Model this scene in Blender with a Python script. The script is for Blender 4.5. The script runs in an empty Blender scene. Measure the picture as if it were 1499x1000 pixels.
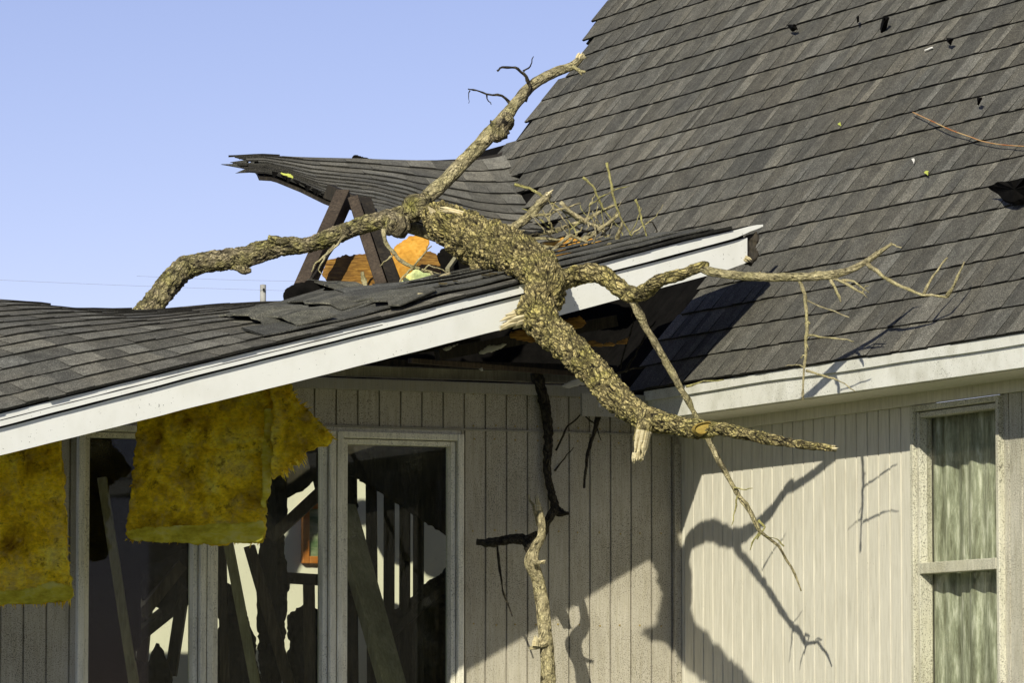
import bpy, bmesh, math, random
from mathutils import Vector, Matrix, noise
random.seed(7)
SC = bpy.context.scene
COL = SC.collection

# ------------------------------------------------------------------ camera
# World axes are the house's: the left wall is the plane y=0 (x<0), the right wall x=0 (y<0).
AL = math.radians(24); F = 7000.0; PIT = math.atan(585/7000)
cA, sA = math.cos(AL), math.sin(AL)
XC = (994-749.5)/F*21.5
CAM = Vector((-(XC*cA+21.5*sA), -(-XC*sA+21.5*cA), 1.6))
RT = Vector((cA, -sA, 0)); FH = Vector((sA, cA, 0)); UZ = Vector((0, 0, 1))
FW = FH*math.cos(PIT)+UZ*math.sin(PIT); UP = -FH*math.sin(PIT)+UZ*math.cos(PIT)
cd = bpy.data.cameras.new('camera'); cam = bpy.data.objects.new('camera', cd); COL.objects.link(cam)
cd.sensor_width = 36; cd.lens = 36*F/1499; cd.clip_start = 0.1; cd.clip_end = 5000
m3 = Matrix((RT, UP, -FW)).transposed()
cam.matrix_world = Matrix.Translation(CAM) @ m3.to_4x4()
SC.camera = cam

# ------------------------------------------------------------------ sky, sun, exposure
SUN = Vector((1, 1.16, -0.84)).normalized()
EL = math.asin(-SUN.z)
world = bpy.data.worlds.new("World"); SC.world = world; world.use_nodes = True
wn = world.node_tree; bg = wn.nodes['Background']
sky = wn.nodes.new('ShaderNodeTexSky'); sky.sky_type = 'NISHITA'; sky.sun_disc = False
sky.sun_elevation = EL; sky.sun_rotation = math.atan2(-SUN.x, -SUN.y)
sky.air_density = 0.9; sky.dust_density = 0.0; sky.ozone_density = 3.0; sky.altitude = 1500
hs = wn.nodes.new('ShaderNodeMix'); hs.data_type = 'RGBA'; hs.blend_type = 'MULTIPLY'; hs.inputs[0].default_value = 1
hs.inputs[7].default_value = (1.36, 1.0, 1.04, 1)
wn.links.new(sky.outputs[0], hs.inputs[6]); wn.links.new(hs.outputs[2], bg.inputs[0])
bg.inputs[1].default_value = 0.10
sl = bpy.data.lights.new('sun', 'SUN'); sl.energy = 5.0; sl.angle = math.radians(0.5); sl.color = (1.0, 0.95, 0.80)
so = bpy.data.objects.new('sun', sl); COL.objects.link(so)
so.rotation_euler = SUN.to_track_quat('-Z', 'Y').to_euler(); so.location = (-10, -12, 12)
SC.view_settings.view_transform = 'Standard'; SC.view_settings.look = 'None'
SC.view_settings.exposure = 0.08; SC.view_settings.gamma = 1.0

# ------------------------------------------------------------------ helpers
def ray(px, py): return RT*((px-749.5)/F)+UP*((500-py)/F)+FW
def P(px, py, D):
    r = ray(px, py); return CAM+r*(D/r.dot(FH))
def hit(px, py, p0, n):
    r = ray(px, py); return CAM+r*((Vector(p0)-CAM).dot(n)/r.dot(n))
def proj(p):
    d = p-CAM; z = d.dot(FW); return (749.5+F*d.dot(RT)/z, 500-F*d.dot(UP)/z, d.dot(FH))
def lerp_tab(t, x):
    if x <= t[0][0]: return t[0][1]
    for (a, b), (c, d) in zip(t, t[1:]):
        if x <= c: return b+(d-b)*(x-a)/(c-a)
    return t[-1][1]
def inpoly(poly, x, y):
    r = False; j = len(poly)-1
    for i in range(len(poly)):
        xi, yi = poly[i]; xj, yj = poly[j]
        if (yi > y) != (yj > y) and x < (xj-xi)*(y-yi)/(yj-yi)+xi: r = not r
        j = i
    return r

class MB:
    def __init__(s): s.v = []; s.f = []; s.c = {}; s.col = None; s.fc = []
    def quad(s, a, b, c, d, col=None):
        i = len(s.v); s.v += [a, b, c, d]; s.f.append((i, i+1, i+2, i+3)); s.fc.append(col)
    def tri(s, a, b, c, col=None):
        i = len(s.v); s.v += [a, b, c]; s.f.append((i, i+1, i+2)); s.fc.append(col)
    def box(s, o, ux, uy, uz, col=None):
        """o corner; ux uy uz full edge vectors"""
        i = len(s.v)
        s.v += [o, o+ux, o+ux+uy, o+uy, o+uz, o+ux+uz, o+ux+uy+uz, o+uy+uz]
        fs = [(0, 3, 2, 1), (4, 5, 6, 7), (0, 1, 5, 4), (1, 2, 6, 5), (2, 3, 7, 6), (3, 0, 4, 7)]
        if ux.cross(uy).dot(uz) < 0: fs = [tuple(reversed(f)) for f in fs]
        for f in fs: s.f.append(tuple(i+k for k in f)); s.fc.append(col)
        return s
    def beam(s, a, b, w, h, side=None, twist=0):
        d = (b-a); side = side or UZ
        n = d.cross(side)
        if n.length < 1e-5: n = d.cross(Vector((1, 0, 0)))
        n.normalize(); m = n.cross(d).normalized()
        if twist:
            q = Matrix.Rotation(twist, 3, d.normalized()); n = q@n; m = q@m
        s.box(a-n*w/2-m*h/2, n*w, m*h, d)
        return s
    def build(s, name, mat, parent=None, smooth=False, bevel=0, merge=False):
        me = bpy.data.meshes.new(name); me.from_pydata([tuple(v) for v in s.v], [], s.f)
        if any(c is not None for c in s.fc):
            at = me.color_attributes.new('Col', 'FLOAT_COLOR', 'CORNER')
            k = 0
            for f, c in zip(s.f, s.fc):
                c = c if c is not None else (1, 1, 1)
                pv = isinstance(c[0], tuple)
                for q in range(len(f)): at.data[k].color = (*(c[q] if pv else c), 1); k += 1
        me.materials.append(mat)
        if smooth:
            for p in me.polygons: p.use_smooth = True
        me.update()
        o = bpy.data.objects.new(name, me); COL.objects.link(o)
        if merge:
            bm = bmesh.new(); bm.from_mesh(me); bmesh.ops.remove_doubles(bm, verts=bm.verts, dist=1e-5); bm.to_mesh(me); bm.free()
        if bevel:
            md = o.modifiers.new('bevel', 'BEVEL'); md.width = bevel; md.segments = 2; md.limit_method = 'ANGLE'
        if parent: o.parent = parent; o.matrix_parent_inverse = parent.matrix_world.inverted()
        return o
def tag(o, label=None, cat=None, group=None, kind=None):
    if label: o['label'] = label
    if cat: o['category'] = cat
    if group: o['group'] = group
    if kind: o['kind'] = kind
    return o
def thing(name, loc, label, cat, group=None):
    o = bpy.data.objects.new(name, None); o.location = loc; o.empty_display_size = .1; COL.objects.link(o)
    o.matrix_world = Matrix.Translation(loc)
    return tag(o, label, cat, group)

# ------------------------------------------------------------------ materials
class NT:
    def __init__(s, name):
        s.m = bpy.data.materials.new(name); s.m.use_nodes = True; s.t = s.m.node_tree
        s.b = s.t.nodes['Principled BSDF']; s.out = s.t.nodes['Material Output']
        s.b.inputs['Specular IOR Level'].default_value = 0.3
        s.tc = s.t.nodes.new('ShaderNodeTexCoord')
    def n(s, k, **kw):
        x = s.t.nodes.new(k)
        for a, b in kw.items(): setattr(x, a, b)
        return x
    def l(s, a, b): s.t.links.new(a, b)
    def co(s, scale=(1, 1, 1), rot=(0, 0, 0)):
        mp = s.n('ShaderNodeMapping'); mp.inputs['Scale'].default_value = scale; mp.inputs['Rotation'].default_value = rot
        s.l(s.tc.outputs['Object'], mp.inputs[0]); return mp.outputs[0]
    def noise(s, sc, det=4, rough=.55, co=None, dist=0):
        x = s.n('ShaderNodeTexNoise'); x.inputs['Scale'].default_value = sc; x.inputs['Detail'].default_value = det
        x.inputs['Roughness'].default_value = rough; x.inputs['Distortion'].default_value = dist
        s.l(co if co is not None else s.tc.outputs['Object'], x.inputs['Vector']); return x.outputs['Fac']
    def vor(s, sc, feat='F1', co=None, out='Distance'):
        x = s.n('ShaderNodeTexVoronoi', feature=feat); x.inputs['Scale'].default_value = sc
        s.l(co if co is not None else s.tc.outputs['Object'], x.inputs['Vector']); return x.outputs[out]
    def ramp(s, fac, stops, interp='LINEAR'):
        r = s.n('ShaderNodeValToRGB'); r.color_ramp.interpolation = interp
        e = r.color_ramp.elements
        while len(e) < len(stops): e.new(.5)
        for q, (p, c) in zip(e, stops):
            q.position = p; q.color = (c, c, c, 1) if isinstance(c, (int, float)) else (*c, 1)
        s.l(fac, r.inputs[0]); return r.outputs[0]
    def mix(s, a, b, fac=None, mode='MIX', f=1.0):
        x = s.n('ShaderNodeMix', data_type='RGBA', blend_type=mode); x.inputs[0].default_value = f
        if fac is not None: s.l(fac, x.inputs[0])
        for v, i in ((a, 6), (b, 7)):
            if isinstance(v, tuple): x.inputs[i].default_value = (*v, 1)
            else: s.l(v, x.inputs[i])
        return x.outputs[2]
    def math(s, op, a, b=None):
        x = s.n('ShaderNodeMath', operation=op)
        for v, i in ((a, 0), (b, 1)):
            if v is None: continue
            if isinstance(v, (int, float)): x.inputs[i].default_value = v
            else: s.l(v, x.inputs[i])
        return x.outputs[0]
    def attr(s, name):
        x = s.n('ShaderNodeAttribute'); x.attribute_name = name; return x.outputs['Color']
    def fin(s, col, rough=.7, bump=None, bs=.3, bd=.01):
        if isinstance(col, tuple): s.b.inputs['Base Color'].default_value = (*col, 1)
        else: s.l(col, s.b.inputs['Base Color'])
        if isinstance(rough, (int, float)): s.b.inputs['Roughness'].default_value = rough
        else: s.l(rough, s.b.inputs['Roughness'])
        if bump is not None:
            b = s.n('ShaderNodeBump'); b.inputs['Strength'].default_value = bs; b.inputs['Distance'].default_value = bd
            s.l(bump, b.inputs['Height']); s.l(b.outputs[0], s.b.inputs['Normal'])
        return s.m
M = {}
def mk_shingle(name, mul=1.0):
    k = NT(name)
    g = k.noise(210, 3, .85); g2 = k.noise(120, 3, .7)
    gran = k.ramp(g, [(.34, .3), (.48, .8), (.57, 1.3), (.66, 3.2)])
    blot = k.ramp(k.noise(2.2, 5, .6), [(.3, (.82, .84, .80)), (.7, (1.15, 1.12, 1.0))])
    c = k.mix(k.attr('Col'), gran, mode='MULTIPLY')
    c = k.mix(c, k.ramp(g2, [(.3, .78), (.7, 1.22)]), mode='MULTIPLY')
    c = k.mix(c, blot, mode='MULTIPLY')
    c = k.mix(c, k.ramp(k.noise(17, 5, .65), [(.32, .72), (.66, 1.28)]), mode='MULTIPLY')
    c = k.mix(c, (mul*1.0, mul*.985, mul*.91), mode='MULTIPLY')
    return k.fin(c, .92, g, .7, .004)
M['shingle'] = mk_shingle('asphalt_shingle', 1.48)
M['shingle_dark'] = mk_shingle('worn_asphalt_shingle', 1.6)

def mk_paint(name, base, dirt, amt=.5, speck=.66, stain=(.30, .27, .18), grain=True, ss=180):
    k = NT(name)
    big = k.ramp(k.noise(1.6, 6, .65), [(.35, 0.0), (.75, 1.0)])
    streak = k.ramp(k.noise(9, 5, .6, co=k.co((6, 6, .6) if grain else (1, 1, .7))), [(.45, 0), (.8, 1)])
    c = k.mix(base, dirt, k.math('MULTIPLY', big, amt))
    c = k.mix(c, stain, k.math('MULTIPLY', streak, amt*.8))
    sp = k.noise(ss, 3, .7)
    spm = k.ramp(k.math('ADD', sp, k.math('MULTIPLY', k.noise(3.1, 4, .6), .22)), [(speck, 0), (speck+.035, 1)])
    c = k.mix(c, (.05, .045, .03), k.math('MULTIPLY', spm, .85))
    gr = k.noise(60, 5, .6, co=k.co((3, 3, .12)))
    if grain: c = k.mix(c, k.ramp(gr, [(.3, .86), (.7, 1.08)]), mode='MULTIPLY')
    return k.fin(c, .6, gr, .25 if grain else 0.02, .004)
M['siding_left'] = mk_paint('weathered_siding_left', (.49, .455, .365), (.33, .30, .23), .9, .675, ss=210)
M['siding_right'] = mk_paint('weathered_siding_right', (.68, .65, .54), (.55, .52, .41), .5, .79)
M['siding_spotted'] = mk_paint('spotted_siding', (.60, .57, .47), (.40, .38, .26), .8, .655, ss=230)
M['fascia_paint'] = mk_paint('white_fascia_paint', (.84, .84, .80), (.76, .76, .70), .4, .785, stain=(.60, .59, .50), grain=False, ss=90)
M['fascia_dirty'] = mk_paint('mildewed_fascia_paint', (.76, .755, .69), (.60, .59, .50), .9, .74, stain=(.40, .39, .30), grain=False)
M['frame_paint'] = mk_paint('window_frame_paint', (.84, .81, .68), (.60, .57, .44), .6, .70, ss=230)
M['frame_spotted'] = mk_paint('spotted_window_frame', (.66, .64, .52), (.40, .38, .22), .7, .665, ss=230)
M['trim_dull'] = mk_paint('dull_trim_paint', (.34, .325, .27), (.24, .22, .17), .7, .73)
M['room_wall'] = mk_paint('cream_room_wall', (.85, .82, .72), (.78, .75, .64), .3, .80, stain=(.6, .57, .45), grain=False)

def mk_wood(name, a, b, c3, sc=1.0, rough=.75, dirs=(1, 1, 14)):
    k = NT(name)
    gr = k.noise(7*sc, 6, .65, co=k.co(dirs), dist=.6)
    c = k.ramp(gr, [(.3, a), (.52, b), (.72, c3)])
    bl = k.ramp(k.noise(5, 4, .6), [(.35, .65), (.7, 1.15)])
    return k.fin(k.mix(c, bl, mode='MULTIPLY'), rough, gr, .5, .006)
M['raw_wood'] = mk_wood('fresh_split_wood', (.50, .40, .20), (.74, .64, .38), (.86, .79, .55), 3)
M['orange_ply'] = mk_wood('sunlit_plywood', (.42, .19, .02), (.62, .31, .04), (.72, .42, .09), .8, dirs=(6, 6, 1.2))
M['brown_ply'] = mk_wood('broken_decking', (.07, .03, .008), (.26, .13, .022), (.50, .29, .06), 1.6, dirs=(1.5, 1.5, 12))
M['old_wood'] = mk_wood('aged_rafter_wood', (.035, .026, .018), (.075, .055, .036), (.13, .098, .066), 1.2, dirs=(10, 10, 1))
M['stud_wood'] = mk_wood('pale_stud_wood', (.22, .20, .12), (.32, .295, .18), (.42, .38, .25), 1.2, dirs=(10, 10, 1))
M['dark_wood'] = mk_wood('near_black_wood', (.010, .008, .006), (.026, .021, .014), (.055, .044, .028), 1.2, dirs=(8, 8, 1))  # very dark brown wood tones

M['knot'] = mk_wood('weathered_knot_wood', (.16, .09, .02), (.42, .30, .06), (.62, .50, .14), 6)
k = NT('felt_and_shade_black'); k.b.inputs['Specular IOR Level'].default_value = .05; M['felt'] = k.fin(k.ramp(k.noise(14, 5, .7), [(.3, (.003, .0028, .0025)), (.8, (.010, .009, .008))]), 1.0, k.noise(25, 4), .5, .01)  # black felt, also used to fill hollows where only shade lies
k = NT('dark_gap'); M['gap'] = k.fin((.012, .011, .009), .9)  # near-black fill for the gap lines along the fascia and under its shingles

def mk_bark(name, hi, lo, crack, moss, amt=.5, plate=34, ck=.85):
    k = NT(name)
    a = k.attr('Col')
    fine = k.noise(46, 6, .7); mid = k.noise(9, 5, .6)
    c = k.mix(lo, hi, k.ramp(fine, [(.33, 0), (.66, 1)]))
    c = k.mix(c, moss, k.math('MULTIPLY', k.ramp(mid, [(.42, 0), (.75, 1)]), amt))
    c = k.mix(crack, c, k.ramp(a, [(.34, 0), (.62, .7), (.88, 1)]))
    c = k.mix(c, k.ramp(k.noise(150, 3, .7), [(.3, .6), (.7, 1.3)]), mode='MULTIPLY')
    la = k.n('ShaderNodeAttribute'); la.attribute_name = 'limb'; lm = k.n('ShaderNodeMapping'); lm.inputs['Scale'].default_value = (1, 1, .42); k.l(la.outputs['Vector'], lm.inputs[0])
    dn = k.n('ShaderNodeTexNoise'); dn.inputs['Scale'].default_value = 11; dn.inputs['Detail'].default_value = 3; k.l(k.tc.outputs['Object'], dn.inputs['Vector'])
    va = k.n('ShaderNodeVectorMath', operation='MULTIPLY_ADD'); k.l(dn.outputs['Color'], va.inputs[0]); va.inputs[1].default_value = (.07, .07, .07); k.l(lm.outputs[0], va.inputs[2])
    e1_ = k.ramp(k.vor(plate, 'DISTANCE_TO_EDGE', co=va.outputs[0]), [(.0, 0), (.07, .5), (.14, 1)])
    e2_ = k.ramp(k.vor(plate*2.4, 'DISTANCE_TO_EDGE', co=va.outputs[0]), [(.0, .35), (.11, 1)])
    ed = k.math('MULTIPLY', e1_, e2_)
    big = k.ramp(k.noise(16, 4, .7), [(.36, .62), (.6, 1.15)])
    c = k.mix(c, big, mode='MULTIPLY')
    c = k.mix(crack, c, k.math('ADD', 1-ck, k.math('MULTIPLY', ed, ck)))
    fine = k.math('ADD', fine, k.math('MULTIPLY', ed, 1.8*ck))
    return k.fin(c, .9, k.math('ADD', fine, k.math('MULTIPLY', k.noise(130, 4, .7), .5)), .9, .010)
M['bark'] = mk_bark('furrowed_bark', (.78, .66, .31), (.37, .285, .105), (.016, .012, .005), (.44, .41, .07), .7, 34)
M['bark_moss'] = mk_bark('mossy_bark', (.56, .48, .29), (.25, .20, .11), (.018, .014, .009), (.38, .37, .05), .8, 34, .65)
M['bark_smooth'] = mk_bark('smooth_bark', (.62, .54, .32), (.38, .32, .17), (.06, .05, .025), (.42, .39, .14), .5, 26, .4)
M['twig'] = mk_bark('twig_bark', (.60, .53, .32), (.36, .30, .16), (.14, .11, .05), (.42, .39, .12), .6, 40, .25)
M['lichen_twig'] = mk_bark('lichen_twig', (.52, .48, .20), (.32, .28, .11), (.10, .08, .04), (.46, .45, .11), .7, 40, .25)
M['bark_dark'] = mk_bark('shade_toned_bark', (.10, .085, .055), (.05, .04, .025), (.015, .012, .008), (.09, .085, .03), .3)  # dark copy of bark, shade put into the colour for the shadowed branches

k = NT('glass_fibre_wool')
w1 = k.noise(5, 8, .65, dist=.5); w2 = k.noise(55, 6, .7, co=k.co((1, 1, 1.6)), dist=.2)
c = k.ramp(w1, [(.30, (.16, .08, .004)), (.38, (.55, .40, .010)), (.50, (.98, .78, .03)), (.68, (.97, .93, .18))])
c = k.mix(c, k.ramp(w2, [(.3, .6), (.7, 1.3)]), mode='MULTIPLY')
c = k.mix(c, (.50, .42, .20), k.math('MULTIPLY', k.ramp(k.noise(13, 7, .75), [(.5, 0), (.68, 1)]), .55))
c = k.mix(c, (.05, .03, .01), k.math('MULTIPLY', k.ramp(k.noise(21, 6, .75), [(.56, 0), (.66, 1)]), .7))
M['wool'] = k.fin(c, 1.0, w2, .7, .012)
tr = k.n('ShaderNodeBsdfTranslucent'); k.l(c, tr.inputs[0])
mx = k.n('ShaderNodeMixShader'); mx.inputs[0].default_value = .5
k.l(k.b.outputs[0], mx.inputs[1]); k.l(tr.outputs[0], mx.inputs[2]); k.l(mx.outputs[0], k.out.inputs[0])

k = NT('pale_glass_fibre_wool')
c = k.ramp(k.noise(9, 7, .7, co=k.co((1, 1, 2.5))), [(.3, (.45, .36, .02)), (.5, (.80, .74, .07)), (.75, (.90, .88, .35))])
M['wool_pale'] = k.fin(c, 1.0, k.noise(50, 6, .7), .7, .012)
tr = k.n('ShaderNodeBsdfTranslucent'); k.l(c, tr.inputs[0])
mx = k.n('ShaderNodeMixShader'); mx.inputs[0].default_value = .5
k.l(k.b.outputs[0], mx.inputs[1]); k.l(tr.outputs[0], mx.inputs[2]); k.l(mx.outputs[0], k.out.inputs[0])

def mk_glass(name, tint, dirt):
    k = NT(name)
    gl = k.n('ShaderNodeBsdfGlossy'); gl.inputs['Roughness'].default_value = .02
    tp = k.n('ShaderNodeBsdfTransparent'); tp.inputs[0].default_value = (*tint, 1)
    fr = k.n('ShaderNodeFresnel'); fr.inputs[0].default_value = 1.36
    mx = k.n('ShaderNodeMixShader'); ge = k.n('ShaderNodeNewGeometry'); fm = k.math('MULTIPLY', fr.outputs[0], k.math('SUBTRACT', 1.0, ge.outputs['Backfacing'])); k.l(fm, mx.inputs[0]); k.l(tp.outputs[0], mx.inputs[1]); k.l(gl.outputs[0], mx.inputs[2])
    df = k.n('ShaderNodeBsdfDiffuse'); df.inputs[0].default_value = (.45, .43, .33, 1)
    dm = k.ramp(k.math('ADD', k.math('MULTIPLY', k.noise(150, 3, .7), .5), k.math('MULTIPLY', k.noise(3, 6, .7), .5)), [(.48, dirt[0]), (.58, dirt[1]), (.68, dirt[2])])
    m2 = k.n('ShaderNodeMixShader'); k.l(dm, m2.inputs[0]); k.l(mx.outputs[0], m2.inputs[1]); k.l(df.outputs[0], m2.inputs[2])
    k.l(m2.outputs[0], k.out.inputs[0]); return k.m
M['glass'] = mk_glass('dusty_glass', (.86, .88, .80), (.0, .008, .25))
M['glass_dirty'] = mk_glass('grimy_glass', (.95, .95, .93), (.015, .04, .35))
k = NT('drawn_curtain')
wv = k.noise(7, 3, .5, co=k.co((1, 5, .25)))
st = k.ramp(k.noise(9, 6, .72, co=k.co((1, 3.2, .55)), dist=.15), [(.38, (.15, .16, .10)), (.52, (.34, .37, .26)), (.66, (.70, .72, .58))])
M['curtain'] = k.fin(k.mix(st, k.ramp(wv, [(.3, .8), (.7, 1.1)]), mode='MULTIPLY'), .9, wv, .3, .02)
k = NT('grass'); M['grass'] = k.fin(k.ramp(k.noise(4, 8, .7), [(.3, (.035, .06, .015)), (.7, (.10, .12, .035))]), .95, k.noise(40, 5), .6, .05)
k = NT('utility_pole_wood'); M['pole'] = k.fin(k.ramp(k.noise(3, 4), [(.3, (.28, .27, .25)), (.7, (.42, .41, .38))]), .8)
k = NT('cable'); M['cable'] = k.fin((.30, .33, .42), .6)
k = NT('orange_stem'); M['orange_stem'] = k.fin(k.ramp(k.noise(8, 3), [(.4, (.40, .13, .03)), (.6, (.55, .38, .17))]), .7)
k = NT('green_leaf'); M['leaf'] = k.fin((.48, .52, .10), .7)
k = NT('white_chip'); M['chip'] = k.fin((.75, .73, .66), .7)
k = NT('picture'); M['picture'] = k.fin(k.ramp(k.noise(5, 4, co=k.co((1, 1, 3))), [(.35, (.10, .16, .08)), (.5, (.35, .38, .25)), (.65, (.6, .62, .55))]), .4)
k = NT('varnished_frame'); M['varnish'] = k.fin(k.ramp(k.noise(12, 4), [(.3, (.35, .11, .02)), (.7, (.55, .22, .05))]), .4)
k = NT('ceiling_board'); M['ceiling'] = k.fin(k.ramp(k.noise(6, 5), [(.3, (.35, .33, .29)), (.7, (.55, .53, .48))]), .9)
k = NT('pale_wrapper'); M['wrap'] = k.fin(k.ramp(k.noise(14, 4), [(.35, (.40, .50, .22)), (.6, (.62, .66, .30)), (.7, (.75, .72, .2))]), .6, k.noise(20, 3), .6, .02)

# ------------------------------------------------------------------ generic builders
def shingles(name, S, u0, u1, ncourse, mat, parent, keep=None, expo=.148, seg=.07, tint=1.0, thick=.009, jit=.0015, extra=.8):
    """Overlapping laminated courses laid on the surface S(u, v) (metres)."""
    mb = MB(); e = .003
    def fr(u, v):
        p = S(u, v); du = (S(u+.01, v)-S(u-.01, v)); dv = (S(u, v+.01)-S(u, v-.01))
        n = du.cross(dv); n.normalize()
        if n.z < 0: n = -n
        return p, n
    for j in range(ncourse):
        u = u0-random.random()*.2; high = random.random() < .5
        ph = random.random()*10
        while u < u1:
            w = random.choice((.07, .10, .13, .16, .19, .24)) if not high else random.choice((.06, .09, .12, .15, .18))
            w *= extra
            a, b = u, min(u+w, u1+.2); u = b
            v0, v1 = j*expo, (j+1)*expo+.012
            uc, vc = (a+b)/2, (v0+v1)/2
            if keep and not keep(uc, vc): high = not high; continue
            base = random.choice((.060, .067, .076, .086, .096)) if high else random.choice((.050, .055, .061, .070))
            hue = random.random()
            col = (base*(1.02+.05*hue), base*(1.0+.02*hue), base*(.99-.04*hue))
            col = tuple(x*tint for x in col)
            hb = thick+(.0035 if high else 0); ht = .001
            jb = random.uniform(-jit, jit)
            ns = max(1, int((b-a)/seg+.999)); rows = []
            for i in range(ns+1):
                uu = a+(b-a)*i/ns
                vb = v0+jb+.002*noise.noise(Vector((uu*9, ph, j)))
                p0, n0 = fr(uu, vb); p1, n1 = fr(uu, v1)
                lift = .002*max(0, noise.noise(Vector((uu*1.3, j*.7, 3.1+ph*0))))
                pm, nm = fr(uu, (vb+v1)/2)
                rows.append((p0-n0*.002, p0+n0*(hb+lift), pm+nm*((hb+lift+ht)/2), p1+n1*ht))
            dk = tuple(x*.16 for x in col)  # butt edges coloured dark to draw the shadow line under each course
            for (A0, A1, Am, A2), (B0, B1, Bm, B2) in zip(rows, rows[1:]):
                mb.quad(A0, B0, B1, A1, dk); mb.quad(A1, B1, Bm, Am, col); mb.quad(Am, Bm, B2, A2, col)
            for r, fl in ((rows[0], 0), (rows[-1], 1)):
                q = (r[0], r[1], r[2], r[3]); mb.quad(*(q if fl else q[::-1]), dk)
            high = not high
    return mb.build(name, mat, parent)

def grid_surface(name, S, us, vs, t, mat, parent, smooth=False):
    """closed sheet of thickness t hung below the grid S(u, v)"""
    mb = MB(); top = [[S(u, v) for v in vs] for u in us]
    nu, nv = len(us), len(vs); bot = [[p-UZ*t for p in r] for r in top]
    for i in range(nu-1):
        for j in range(nv-1):
            mb.quad(top[i][j], top[i+1][j], top[i+1][j+1], top[i][j+1])
            mb.quad(bot[i][j], bot[i][j+1], bot[i+1][j+1], bot[i+1][j])
    for i in range(nu-1):
        mb.quad(top[i][0], bot[i][0], bot[i+1][0], top[i+1][0]); mb.quad(top[i+1][-1], bot[i+1][-1], bot[i][-1], top[i][-1])
    for j in range(nv-1):
        mb.quad(top[0][j+1], bot[0][j+1], bot[0][j], top[0][j]); mb.quad(top[-1][j], bot[-1][j], bot[-1][j+1], top[-1][j+1])
    return mb.build(name, mat, parent, smooth, merge=True)

def slab(name, poly, D, t, mat, parent=None, cell=4, rag=3, amp=.006, sc=8, back=None):
    """ragged-edged plate: outline in photo pixels laid on the depth D(px,py), thickness t along the view, noisy faces"""
    Df = D if callable(D) else (lambda x, y: D)
    xs = [p[0] for p in poly]; ys = [p[1] for p in poly]
    x0, y0 = min(xs)-2*cell, min(ys)-2*cell; nx = int((max(xs)-x0)/cell)+3; ny = int((max(ys)-y0)/cell)+3
    ins = {}
    for i in range(nx):
        for j in range(ny):
            x = x0+(i+.5)*cell; y = y0+(j+.5)*cell
            q = noise.noise_vector(Vector((x*.035, y*.035, D(0, 0) if callable(D) else D)))*rag*1.3+noise.noise_vector(Vector((x*.13, y*.13, 3)))*rag
            ins[i, j] = inpoly(poly, x+q.x, y+q.y)
    nb = {}
    for (i, j), v in ins.items():
        if not v: continue
        for di, dj, a, b in ((-1, 0, (i, j), (i, j+1)), (1, 0, (i+1, j+1), (i+1, j)), (0, -1, (i+1, j), (i, j)), (0, 1, (i, j+1), (i+1, j+1))):
            if not ins.get((i+di, j+dj)): nb.setdefault(a, []).append(b); nb.setdefault(b, []).append(a)
    pos = {a: (float(a[0]), float(a[1])) for a in nb}
    for _ in range(2):
        pos = {a: (.4*p[0]+.6*sum(pos[q][0] for q in nb[a])/len(nb[a]), .4*p[1]+.6*sum(pos[q][1] for q in nb[a])/len(nb[a])) for a, p in pos.items()}
    idx = {}; V = []; Fc = []
    def vt(i, j, b):
        kk = (i, j, b)
        if kk not in idx:
            pi, pj = pos.get((i, j), (i, j))
            x = x0+pi*cell+noise.noise(Vector((i*.9, j*.9, 1)))*cell*.5; y = y0+pj*cell+noise.noise(Vector((i*.9, j*.9, 9)))*cell*.5
            p = P(x, y, Df(x, y)); d = noise.noise(p*sc+Vector((0, 0, b*5)))*amp+noise.noise(p*sc*4)*amp*.45
            p = p+FH*((t if b else 0)+d)
            idx[kk] = len(V); V.append(p)
        return idx[kk]
    for (i, j), v in ins.items():
        if not v: continue
        Fc.append((vt(i, j, 0), vt(i, j+1, 0), vt(i+1, j+1, 0), vt(i+1, j, 0)))
        Fc.append((vt(i, j, 1), vt(i+1, j, 1), vt(i+1, j+1, 1), vt(i, j+1, 1)))
        for di, dj, a, b in ((-1, 0, (i, j), (i, j+1)), (1, 0, (i+1, j+1), (i+1, j)), (0, -1, (i+1, j), (i, j)), (0, 1, (i, j+1), (i+1, j+1))):
            if not ins.get((i+di, j+dj)): Fc.append((vt(*a, 0), vt(*a, 1), vt(*b, 1), vt(*b, 0)))
    mb = MB(); mb.v = V; mb.f = Fc; mb.fc = [None]*len(Fc)
    return mb.build(name, mat, parent, smooth=True)

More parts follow.
